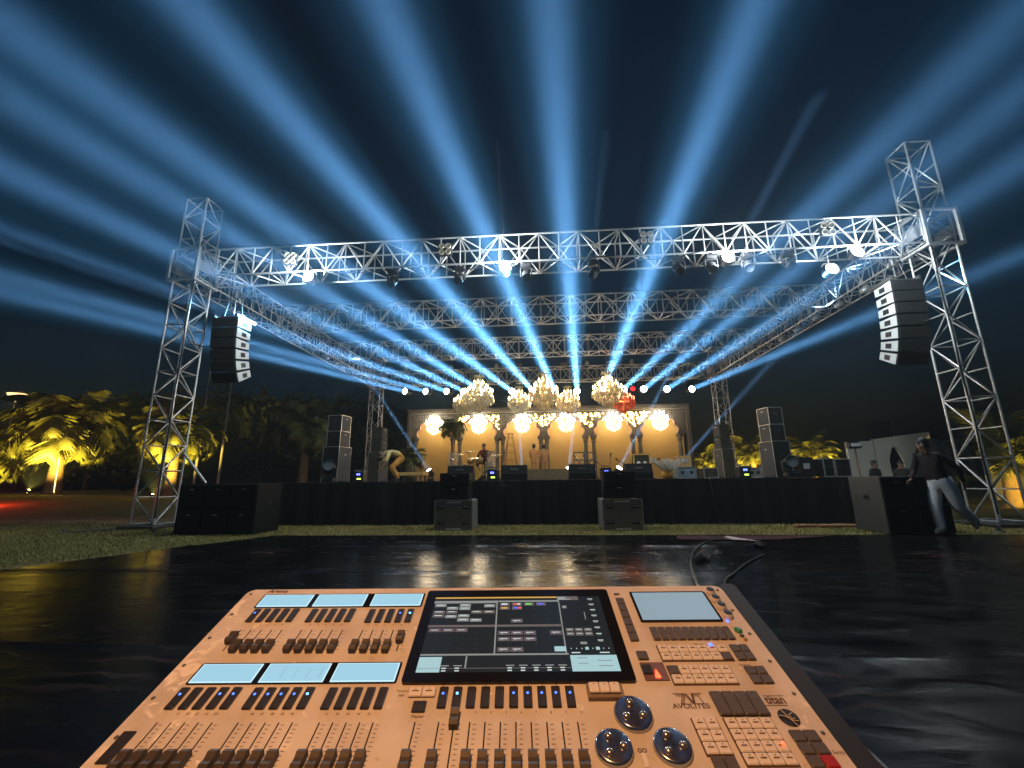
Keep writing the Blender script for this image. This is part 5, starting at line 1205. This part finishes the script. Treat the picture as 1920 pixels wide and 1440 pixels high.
bank(sl(681, 757), 1181, sl(661, 743), 1221, CAPA, [.12]*4+[.55], 6)
bank(sl(299, 400), 1355, sl(214, 330), 1444, CAPB, [.08]*5, 10)
bank(sl(447.6, 549), 1355, sl(386, 500), 1444, CAPB, [.08]*5, 10)
bank(sl(597, 698), 1355, sl(559, 671), 1444, CAPB, [.08]*5, 10)
fader(778, 1354, 757, 1444, .08, CAPB, 10)
for k, x in enumerate((822, 850, 879, 907.7, 936, 964.4, 993, 1022, 1050, 1078.6)):
    fader(x, 1354, (807, 840, 873, 905, 938, 971, 1003, 1036, 1069, 1102)[k], 1444, 1.02 if k == 1 else .08, CAPB, 9)
u0, v0, u1, v1 = rect(233, 1373, 203, 1434); w_ = con(257, 1373)[0]-u0; cb('assign_strip', (u0+u1-w_)/2, v1, (u0+u1+w_)/2 , v0, .0002, .003, keyb)
for k in range(10):   # short ticks between the screen and the buttons
    u, v = con(832+k*26.4, 1286); g = MB(); quad(g, u-.0006, v+.003, u+.0006, v-.003, .0003); g.build('tick_mark', inkm, cs)
# --- main touch screen
a, b, c, d = rect(806, 1112, 1194, 1282); ms = MB().prism(rrect(a-.002, d, c, b, .006), Matrix.Translation((0, 0, .0002)), .006).build('touch_screen', bezel, cs)
su0, sv0 = con(817, 1125.5); su1, sv1 = con(1167.5, 1264.5); su0 = (su0+con(781, 1264.5)[0])/2; su1 = (su1+con(1121, 1126)[0])/2
scr = mat('screen_dark', (.01, .012, .014), .15, var=0, emit=(.010, .015, .018), estr=1)
g = MB(); quad(g, su0, sv0, su1, sv1, .0065); g.build('screen_glass', scr, ms)
ui = [mat('ui_grey', (.1, .1, .1), .3, var=0, emit=(.17, .22, .23), estr=1), mat('ui_mid', (.1, .1, .1), .3, var=0, emit=(.055, .07, .08), estr=1), mat('ui_white', (.1, .1, .1), .3, var=0, emit=(.55, .68, .68), estr=1), mat('ui_gold', (.1, .1, .1), .3, var=0, emit=(.75, .42, .06), estr=.8),
      mat('ui_slate', (.1, .1, .1), .3, var=0, emit=(.035, .045, .075), estr=1), mat('ui_red', (.1, .1, .1), .3, var=0, emit=(.8, .08, .04), estr=1), mat('ui_green', (.1, .1, .1), .3, var=0, emit=(.10, .7, .08), estr=1), mat('ui_blue', (.1, .1, .1), .3, var=0, emit=(.05, .12, .9), estr=1), mat('ui_pale_cyan', (.1, .1, .1), .3, var=0, emit=(.30, .55, .60), estr=1)]
g = MB(); SW, SH = su1-su0, sv0-sv1
def ur(x0, y0, x1, y1, mi, lv=0): quad(g, su0+SW*x0, sv0-SH*y0, su0+SW*x1, sv0-SH*y1, .0068+.0002*lv, mi)
ur(.0, .0, .74, .022, 3); ur(0, .06, .375, .10, 0); ur(.385, .06, .75, .085, 0); ur(0, .425, .375, .455, 1); ur(.385, .425, .75, .455, 1); ur(.375, .06, .383, .80, 0); ur(.745, .06, .752, .80, 0); ur(0, .795, .76, .815, 0)
ur(.74, .0, .87, .06, 1); ur(0, .83, .115, 1, 8); ur(.765, .82, 1, 1, 8); ur(.235, .82, .243, .96, 0); ur(0, .955, .76, .962, 1)
rr = random.Random(2)
for (cx, cy, mi) in ((0, .11, 0), (2, .11, 2), (4, .12, 0), (1, .155, 0), (2, .16, 2), (0, .215, 1), (1, .215, 1), (3, .215, 1), (4, .215, 1), (0, .27, 1), (1, .28, 0), (2, .27, 2), (2, .33, 0), (3, .335, 0)):
    ur(.01+cx*.073, cy, .01+cx*.073+.066, cy+.045, 0 if mi == 2 else mi); ur(.02+cx*.073, cy+.012, .02+cx*.073+.042, cy+.022, 2, 1)
for (cx, cy) in ((0, .47), (1, .47), (2, .47)): ur(.01+cx*.073, cy, .01+cx*.073+.068, cy+.05, 4); ur(.022+cx*.073, cy+.02, .022+cx*.073+.04, cy+.028, 2, 1)
for (cx, cy) in ((0, .51), (1, .51), (2, .51), (4, .51), (0, .59), (1, .59), (2, .59), (0, .72), (1, .72), (1, .345)): ur(.392+cx*.071, cy, .392+cx*.071+.066, cy+.055, 4); ur(.403+cx*.071, cy+.02, .403+cx*.071+.042, cy+.029, 2, 1); ur(.412+cx*.071, cy+.037, .418+cx*.071, cy+.043, 2, 1)
for (cx, cy, mi) in ((0, .095, 2), (1, .095, 5), (2, .095, 6), (3, .095, 7), (0, .155, 3), (1, .155, 7)): ur(.395+cx*.072, cy, .395+cx*.072+.06, cy+.05, 4); ur(.405+cx*.072, cy+.012, .405+cx*.072+(.02 if mi == 5 else .036), cy+.036, mi, 1)
ur(.427+.072*1, .107, .445+.072*1, .131, 2, 1); ur(.430+.072, .167, .452+.072, .191, 5, 1)
for k in range(5):
    for j in range(9): ur(.45+.072*k, .12+.08*j, .4525+.072*k, .127+.08*j, 1, 1)
for k in range(5):
    for j in range(4): ur(.06+.073*k, .54+.065*j, .0625+.073*k, .546+.065*j, 1, 1)
ur(.69, .715, .75, .775, 8, 1)
for k in range(3):
    for j in range(2): ur(.765+.05*k, .48+.055*j, .808+.05*k, .525+.055*j, 1); ur(.772+.05*k, .495+.055*j, .80+.05*k, .503+.055*j, 2, 1)
for j in range(8): ur(.925, .04+.085*j, .955, .05+.085*j, 2); ur(.93, .058+.085*j, .952, .065+.085*j, 0)
for k in range(8): ur(.775+.028*k, .735, .779+.028*k, .748, 2)
ur(.85, .725, .868, .758, 8, 1); ur(.905, .725, .925, .76, 8, 1); ur(.775, .785, .82, .797, 2); ur(.92, .785, .97, .797, 2); ur(.83, .66, .865, .69, 0); ur(.765, .15, .79, .19, 0); ur(.885, .25, .89, .36, 0)
ur(.745, .01, .80, .016, 2, 1); ur(.745, .03, .79, .036, 2, 1); ur(.745, .045, .82, .051, 2, 1)
for k in range(7):
    x_ = (.115, .18, .44, .505, .57, .635, .70)[k]
    for j in range(3): ur(x_+.008*(j > 0), .925+.027*j, x_+.042-.012*(j > 0), .937+.027*j, 2 if j else 0, 1)
for j in range(4): ur(.80+.1*(j % 2), .85+.03*j, .85+.12*(j % 2), .856+.03*j, 1, 1)
g.build('screen_interface', ui, ms)
# --- side touch panel
a, b, c, d = rect(1181, 1110, 1355, 1166); b2 = con(1320, 1110)[0]
tu0, tv0, tu1, tv1 = rect(1184, 1114, 1351, 1164); tu0 = (tu0+con(1205, 1164)[0])/2; tu1 = (tu1+con(1317, 1114)[0])/2
t_ = MB().prism(rrect(tu0-.005, tv1-.004, tu1+.005, tv0+.004, .004), Matrix.Translation((0, 0, .0002)), .003).build('side_screen', bezel, cs); g = MB(); quad(g, tu0, tv0, tu1, tv1, .0036); g.build('screen_glass', touchm, t_)
# --- key blocks
def keys(x0, y0, x1, y1, nc, nr, m, gap=.08, special=None, t=.004, tray=None, name='key'):
    a = con(x0, y0); b = con(x1, y1); u0, u1 = a[0], b[0]; v0, v1 = a[1], b[1]; pw, ph = (u1-u0)/nc, (v0-v1)/nr
    if tray: cb('key_tray', u0-.0012, v1-.0012, u1+.0012, v0+.0012, .0001, .0012, tray, cs, 0)
    me = key_mesh(pw*(1-gap), ph*(1-gap), t, m, name); out = []
    for j in range(nr):
        for i in range(nc):
            mm = (special or {}).get((i, j)); o = link(name, key_mesh(pw*(1-gap), ph*(1-gap), t, mm, name) if mm else me, cs, (u0+pw*(i+.5), v0-ph*(j+.5), .0006))
            out.append(o)
            if m is keyw and not mm:
                g = MB(); quad(g, -pw*.24, .0012, pw*.24, -.0008, t+.0003); quad(g, -.001, ph*.28, .001, ph*.28-.0018, t+.0003); g.build('key_legend', inkm, o)
    return out
keys(1152, 1123, 1201, 1204, 1, 6, keyd, tray=keyb) if False else None
_a = con(1152, 1123); _b = con(1201, 1204); _w = con(1167, 1123)[0]-_a[0]; _m = (_a[0]+_b[0]-_w)/2
for k in range(6):
    hh = (_a[1]-_b[1])/6; link('key', key_mesh(_w, hh*.93, .004, keyd), cs, (_m+_w/2, _a[1]-hh*(k+.5), .0006))
cb('key', *con(1150, 1113), *con(1162, 1116), .0002, .002, keyd)
keys(1215, 1177, 1382, 1202, 10, 1, keyd, .09)
keys(1231, 1212, 1377, 1239.5, 7, 2, keyw, .05, {(6, 1): keyd}, tray=inkm)
keys(1365, 1210.5, 1420, 1240, 2, 2, keyd, .05); keys(1191, 1223, 1218, 1239, 1, 1, keyd, .02)
u0, v0, u1, v1 = rect(1198, 1243, 1257, 1277); purp = mat('muted_purple_block', (.17, .10, .11), .5, var=.1); pt = cb('red_key_block', u0, v1, u1, v0, .0002, .002, purp)
_u, _v = con(1213, 1258); cb('key', _u-.009, _v-.010, _u+.009, _v+.010, .0022, .005, keyb, pt)
_u, _v = con(1232, 1266); MB().prism([(-.005, -.007), (.0, -.009), (.005, -.007), (.0025, .003), (0, .010), (-.0025, .003)], Matrix.Translation((_u, _v, .0022)), .0012).build('red_lamp', ledr, pt)
keys(1250, 1250, 1386, 1284, 6, 2, keyw, .05, {(0, 0): keyd}, tray=inkm); keys(1392, 1251, 1454, 1284, 2, 2, keyd, .05)
big = keys(1327, 1299, 1447, 1345, 4, 1, keyd, .03, t=.005)
keys(1296, 1349, 1376, 1418, 2, 3, keyw, .05, tray=inkm); keys(1330, 1421, 1392, 1450, 2, 1, keyd, .04)
keys(1356, 1349, 1500, 1438, 4, 4, keyw, .05, tray=inkm); keys(1475, 1371, 1580, 1444, 2, 3, keyd, .05, {(1, 2): redk})
keys(769, 1290, 815, 1309, 2, 1, keyw, .04); cb('master_button', *rect(776, 1316, 796, 1337)[:2], *rect(776, 1316, 796, 1337)[2:], .0002, .003, keyb)
u0, v0, u1, v1 = rect(1102, 1290, 1165, 1309); cb('key_tray', u0-.003, v1-.006, u1+.005, v0+.002, .0002, .008, mat('taupe_riser', (.22, .17, .13), .6), cs); _me = key_mesh((u1-u0)/3*.94, (v0-v1), .005, keyw)
for k in range(3):
    o = link('key', _me, cs, (u0+(u1-u0)*(k+.5)/3, (v0+v1)/2, .0082)); g = MB(); g.lathe([(.0013, 0), (.0001, .0001)], 8, (0, (v0-v1)*.25, .0054)); g.build('key_legend', inkm, o)
u0, v0, u1, v1 = rect(1201, 1416, 1219, 1444); cb('key', u0, v1, u1, v0, .0002, .005, keyw)
# --- wheels with three finger domes, encoders, lamps
for k, (x, y) in enumerate(((1187, 1342), (1151, 1406), (1261, 1404))):
    u, v = con(x, y); rr_ = (con(x+35, y)[0]-con(x-35, y)[0])/2
    wl = MB().lathe([(rr_*1.02, 0), (rr_*1.02, .004), (rr_*.98, .0075), (rr_*.9, .0085), (.001, .0075)], 40, (u, v, .0003)).build('encoder_wheel', mtl, cs)
    for q in range(3):
        an = R(95+120*q+(0, 18, 14)[k]); MB().lathe([(.0062, 0), (.0060, .002), (.0045, .0042), (.002, .0052), (.0001, .0054)], 14, (u+rr_*.52*math.cos(an), v+rr_*.52*math.sin(an), .0082)).build('finger_dome', domem, wl)
for k, (x, y) in enumerate(((1331, 1113), (1341, 1127), (1352, 1141), (1364, 1157))):
    u, v = con(x, y); o = MB().lathe([(.010, 0), (.010, .009), (.0085, .011)], 18, (u, v, .0003)).build('encoder_knob', keyw, cs); MB().lathe([(.0082, .0111), (.0001, .0116)], 16, (u, v, .0003)).build('knob_cap', keyb, o)
u, v = con(1364, 1165); led(u, v, .0003, ledb, r=.003); u, v = con(1332, 1213); led(u, v, .0052, ledb, r=.0035); u, v = con(1467, 1400); led(u, v, .0052, ledr, r=.003)
u, v = con(1384, 1183); MB().lathe([(.0075, 0), (.0075, .003), (.0001, .0035)], 16, (u, v, .0003)).build('green_button', ledg, cs)
for x, y, m_, r_ in ((1391, 1193, keyd, .0042), (1397.5, 1200, mat('amber_button', (.35, .2, .06), .4), .0035)): u, v = con(x, y); MB().lathe([(r_, 0), (r_, .003), (.0001, .0034)], 12, (u, v, .0003)).build('button', m_, cs)
# --- printed words and marks
TXT = []
def text(s, px, py, h, parent=cs, m=inkm, shear=0.0, sx=1.0, name='lettering', bold=0.0):
    cu = bpy.data.curves.new('t', 'FONT'); cu.body = s; cu.size = 1; cu.align_x = 'CENTER'; cu.align_y = 'CENTER'; cu.shear = shear; cu.offset = bold; cu.resolution_u = 3
    o = bpy.data.objects.new('t', cu); COL.objects.link(o); TXT.append((o, px, py, h, parent, m, sx, name))
def flush_text():
    dg = bpy.context.evaluated_depsgraph_get()
    for o, px, py, h, parent, m, sx, name in TXT:
        me = bpy.data.meshes.new_from_object(o.evaluated_get(dg)); me.materials.clear(); me.materials.append(m); q = link(name, me, parent); u, v = con(px, py); q.location = (u, v, .0005); q.scale = (h*sx, h, 1)
    for t_ in TXT: bpy.data.objects.remove(t_[0])
text('Arena', 521, 1109, .015, shear=.3, bold=.02, sx=1.25); text('AVOLITES', 1296, 1324.5, .0125, bold=.02, sx=1.1); text('titan', 1453, 1313, .021, bold=.03, sx=.85)
text('Timecode', 757, 1296, .0065); text('MIP', 752, 1305, .0065); text('Master', 783, 1344, .0075); text('GO', 1204, 1408, .009, bold=.03)
for k in range(10): text(str(k+1), 836+k*28.2, 1336, .0055)
for r_, n0 in ((B1, 1), (B2, 21)):
    for gi, (q, _, _) in enumerate(r_):
        for k in range(5): x_ = q[0]+(q[2]-q[0])*(k+.4)/4.9-(4 if r_ is B1 else 8); text(str(n0+gi*5+k), x_-6, q[3]+(4.5 if r_ is B1 else 8), .0055)
text('Palettes', 1310, 1208, .006); text('Record', 1396, 1247, .006); text('Swap', 1572, 1411, .008); text('Power', 1378, 1177, .005)
flush_text()
def mark(polys, px, py, s, name='emblem'):
    g = MB(); u, v = con(px, py)
    for p in polys: n_ = len(p); g.add([(u+x*s, v+y*s, .0005) for x, y in p], [tuple(range(n_))])
    g.build(name, inkm, cs)
st_ = []
for k in range(3):   # triple-stripe winged letters
    o = k*.16; st_ += [[(-1.6+o*1.2, .75-o), (-.35, .75-o), (-.35, .68-o), (-1.6+o*1.2, .68-o)], [(1.7-o*1.2, .75-o), (.5, .75-o), (.5, .68-o), (1.7-o*1.2, .68-o)]]
    st_ += [[(-.45+o, .75-o*.2), (-.36+o, .75-o*.2), (-1.0+o*.9, -.6), (-1.1+o*.9, -.6)], [(-.30+o*.8, .72), (-.22+o*.8, .72), (.28+o*.6, -.6), (.18+o*.6, -.6)], [(.52+o*.6, .72), (.60+o*.6, .72), (.42+o*.5, -.6), (.32+o*.5, -.6)]]
st_ += [[(-1.1, -.6), (.0, -.6), (.0, -.7), (-1.1, -.7)], [(.35, -.6), (1.5, -.6), (1.5, -.7), (.35, -.7)], [(1.2, .4), (1.32, .4), (1.6, -.6), (1.48, -.6)]]
mark(st_, 1291, 1311, .0145)
mark([[(-1, 0), (1, 0), (1, -.08), (-1, -.08)]], 1456, 1322.5, .018, 'underline'); mark([[(-1, 0), (.9, 0), (.9, -.07), (-1, -.07)]], 1449, 1304.5, .018, 'overline')
_u, _v = con(1479, 1346); o = MB().lathe([(.0155, .0003), (.0001, .0004)], 24, (_u, _v, .0002)).build('round_emblem', keyb, cs)
g = MB(); g.path([(_u-.013, _v+.004, .0009), (_u-.004, _v+.002, .0009), (_u+.003, _v-.004, .0009), (_u+.012, _v-.006, .0009)], .0006, 4); g.path([(_u-.005, _v+.014, .0009), (_u, _v, .0009), (_u+.006, _v-.014, .0009)], .0006, 4)
g.path([(_u+.010, _v+.008, .0009), (_u+.003, _v+.005, .0009), (_u+.004, _v-.002, .0009), (_u+.009, _v-.001, .0009)], .0006, 4); g.build('emblem_lines', keyw, o)
# --- table that carries the desk
tl = CM @ Vector((0, 0, 0)); tz = (CM @ Vector((0, PV, -.075))).z-.012
tb = empty('table', (P0.x+.05, P0.y-.33, 0), YAW); tag(tb, 'folding table hidden under the lighting desk', 'table')
MB().box((0, 0, tz-.02), (1.25, .62, .04), ch=.005).build('top', mat('table_board', (.06, .055, .05), .7), tb)
for sx in (-1, 1):
    for sy in (-1, 1): MB().tube((sx*.55, sy*.26, .03), (sx*.55, sy*.26, tz-.04), .018, 8).build('leg', steel, tb)
wd = empty('desk_wedge', (0, 0, 0)); tag(wd, 'black wedge that tilts the lighting desk on its table', 'wedge')
c_ = [CM @ Vector((x, y, -.0765)) for x in (pu0+.08, pu1-.05) for y in (-.05, PV+.04)]
g = MB(); vs = c_+[Vector((p.x, p.y, tz+.003)) for p in c_]; g.add(vs, [(0, 1, 3, 2), (4, 6, 7, 5), (0, 2, 6, 4), (1, 5, 7, 3), (0, 4, 5, 1), (2, 3, 7, 6)]); g.build('block', bodyb, wd)
# --- warm work lamp over the operator's shoulder
wl = empty('work_lamp', (-1.0, -.55, 0)); tag(wl, 'warm work lamp on a black stand behind the lighting desk', 'lamp')
g = MB(); [g.tube((0, 0, .35), (.35*math.cos(a), .35*math.sin(a), .02), .014, 6) for a in (.4, 2.5, 4.6)]; g.tube((0, 0, .1), (0, 0, 2.25), .016, 8); g.path([(0, 0, 2.25), (.1, .1, 2.42), (.35, .3, 2.5), (.62, .5, 2.45)], .012, 6); g.build('stand', blkm, wl)
lp = Vector((.66, .54, 2.42)); tg = (CM @ Vector(((pu0+pu1)/2+.04, -.16, 0)))-Vector((-1.0, -.55, 0)); AM = aim(lp, tg)
o = MB().lathe([(.02, .12), (.05, .10), (.09, 0), (.10, -.01), (.095, -.01), (.085, .0)], 18).build('shade', blkm, wl, M=AM); MB().sph((0, 0, .03), .03, 10, 6).build('bulb', mat('warm_bulb', (1, .7, .4), .4, var=0, emit=(1, .5, .2), estr=12), o)
lamp('work_light', 'SPOT', None, 132, (1, .42, .13), parent=wl, M=AM @ Matrix.Translation((0, 0, -.02)), spot_size=R(130), spot_blend=.7, shadow_soft_size=.035)

# ================================================================== cables and scraps on the floor
cab = mat('black_cable', (.012, .012, .013), .4, var=.1)
def floor_cable(pts, r, label, name='cable', z=.022):
    q = [atZ(x, y, z) for x, y in pts]; out = []
    for i in range(len(q)-1):
        p0, p1, p2, p3 = q[max(0, i-1)], q[i], q[i+1], q[min(len(q)-1, i+2)]
        for k in range(6):
            t = k/6; out.append(.5*((2*p1)+(p2-p0)*t+(2*p0-5*p1+4*p2-p3)*t*t+(3*p1-p0-3*p2+p3)*t**3))
    out.append(q[-1]); g = MB(); g.path(out, r, 6); tag(g.build(name, cab), label, 'cable', 'black cables on the floor')
floor_cable([(1310, 1110), (1304, 1086), (1297, 1066), (1296, 1050), (1303, 1032), (1321, 1018), (1350, 1008)], .016, 'black cable looping from the desk to the torn white-edged scrap')
floor_cable([(1318, 1112), (1309, 1096), (1300, 1083), (1297, 1068)], .013, 'short second strand beside the looping black cable')
floor_cable([(1345, 1115), (1358, 1100), (1362, 1086), (1378, 1074), (1400, 1056), (1432, 1040)], .014, 'black cable running from the desk corner towards the red patch')
floor_cable([(1404, 1155), (1432, 1182), (1465, 1212), (1480, 1232), (1505, 1262), (1525, 1310), (1580, 1365), (1650, 1430), (1690, 1470)], .009, 'thin cable trailing along the outer side of the desk')
floor_cable([(1420, 1178), (1448, 1205), (1490, 1248), (1520, 1290), (1548, 1340), (1600, 1400), (1640, 1450)], .009, 'thin cable lying closest to the black side of the desk')
scm = mat('torn_dark_plastic', (.03, .012, .014), .3, var=.3); scw = mat('white_red_tape', (.6, .45, .42), .5, var=.5, scale=8)
def scrap(pts, m, label, h=.05):
    q = [atZ(x, y, .02) for x, y in pts]; c = sum(q, Vector())/len(q); vs = [(p.x, p.y, .018+h*random.random()) for p in q]+[(c.x, c.y, .02+h)]; n_ = len(q)
    g = MB(); g.add(vs, [(i, (i+1) % n_, n_) for i in range(n_)]); lo = [(x, y, z-.006) for x, y, z in vs]; g.add(lo, [((i+1) % n_, i, n_) for i in range(n_)]); tag(g.build('plastic_scrap', m), label, 'scrap', 'torn scraps on the floor')
scrap([(1300, 1049), (1310, 1043), (1322, 1040), (1334, 1046), (1332, 1051), (1312, 1051)], scm, 'crumpled dark plastic scrap inside the cable loop', .09)
scrap([(1336, 1039), (1345, 1035), (1355, 1036), (1352, 1040)], scm, 'small dark plastic flap above the crumpled scrap', .05)
scrap([(1351, 1007), (1364, 1005), (1376, 1010), (1400, 1012), (1424, 1016), (1400, 1014.5), (1374, 1012.5), (1360, 1009)], scw, 'torn white and red edged strip at the rim of the floor', .03)
scrap([(1414, 1017), (1440, 1020), (1432, 1027), (1412, 1025)], scm, 'dark curled plastic edge beside the torn strip', .08)
# dark red patch laid at the rim of the floor
q = [atZ(x, y, .028) for x, y in ((1268, 1004), (1560, 1004), (1530, 1007), (1460, 1011), (1380, 1012), (1270, 1011))]
g = MB(); g.add([tuple(p) for p in q], [tuple(range(6))])
rc = mat('dark_red_patch', (.10, .026, .030), .5, var=.5, scale=1.6, bump=.3); rc.node_tree.nodes['Principled BSDF'].inputs['Coat Weight'].default_value = .8; rc.node_tree.nodes['Principled BSDF'].inputs['Coat Roughness'].default_value = .18
tag(g.build('red_floor_patch', rc), kind='structure')
# small red marker lamp on the path, out beyond the floor's corner
p = atZ(-40, 962, 0); t = empty('red_marker_lamp', (p.x, p.y, .02)); tag(t, 'red marker lamp on the path just off the lawn edge', 'lamp')
MB().lathe([(.10, 0), (.10, .04), (.07, .06)], 14).build('base', blk, t); MB().lathe([(.07, .06), (.07, .16), (.04, .2), (.001, .21)], 14).build('lens', glow_red, t); lamp('red_light', 'POINT', (0, 0, .7), 170, (1, .05, .02), parent=t, shadow_soft_size=.1)

# ================================================================== loose cables on the rig and stage
def sag(a, b, drop, n=14):
    a, b = Vector(a), Vector(b); return [a.lerp(b, k/n)-Vector((0, 0, drop*math.sin(math.pi*k/n))) for k in range(n+1)]
def cable(pts, r, label, group):
    g = MB(); g.path(pts, r, 6); tag(g.build('cable', cab), label, 'cable', group)
zb = TZ-TH/2
cx_ = [-8.6, -6.1, -3.4, -1.0, 1.6, 4.2, 6.6, 8.9]
nm_ = ['above the palm-side hanging speaker', 'between the first flood lamp and first blinder', 'beside the blinder clear against the dark', 'near the middle flood lamp', 'past the middle flood lamp', 'by the blinder crossed by a beam', 'by the dangling flood lamp']
for i in range(6):
    cable(sag((cx_[i], TY0-TW/2-.03, zb+.02), (cx_[i+1], TY0-TW/2-.03, zb+.02), .10+.06*((i*7) % 3)), .012, f'black cable swagged under the front truss {nm_[i]}', 'swagged truss cables')
for s_, lab in ((-1, 'black tie line from the palm-side hanging speaker to its tower'), (1, 'black tie line from the far hanging speaker to its tower')):
    cable(sag((s_*9.45, TY0+.5, 5.0), (s_*9.72, TY0-.2, 4.9), .05, 8), .018, lab, 'tie lines of the hanging speakers')
for s_, lab in ((-1, 'black multicore cable strapped down the palm-side tower'), (1, 'black multicore cable strapped down the tower by the walking man')):
    cable([(s_*(TX-.33)+.02*math.sin(k*1.3), TY0-.34, 7.0-k*.42) for k in range(17)], .02, lab, 'multicore cables on the towers')
for px, lab in ((880, 'cable drooping down the stage skirt behind the drummer-side speaker stack'), (1132, 'cable drooping down the stage skirt behind the flower-side speaker stack'), (1330, 'cable drooping down the stage skirt below the small silver-edged case')):
    p = atY(px, 900, SY-.09); cable([(p.x, SY+.05, SZ+.012), (p.x+.01, SY-.06, SZ+.01), (p.x+.02, SY-.10, SZ-.1), (p.x+.05, SY-.10, .5), (p.x+.12, SY-.14, .06), (p.x+.5, SY-.3, .03), (p.x+1.1, SY-.25, .03)], .012, lab, 'cables on the stage skirt')
# ------------------------------------------------------------------ the smoky air
hm = bpy.data.materials.new('smoky_air'); hm.use_nodes = True; hm.cycles.volume_sampling = 'EQUIANGULAR'; n = hm.node_tree; n.nodes.clear()
out = n.nodes.new('ShaderNodeOutputMaterial'); pv = n.nodes.new('ShaderNodeVolumePrincipled')
pv.inputs['Density'].default_value = .0019; pv.inputs['Color'].default_value = (.64, .86, 1, 1); pv.inputs['Anisotropy'].default_value = .3
n.links.new(pv.outputs[0], out.inputs['Volume'])
hz = MB().box((0, 30, 6), (150, 110, 14.2)).build('haze', hm); tag(hz, kind='stuff')
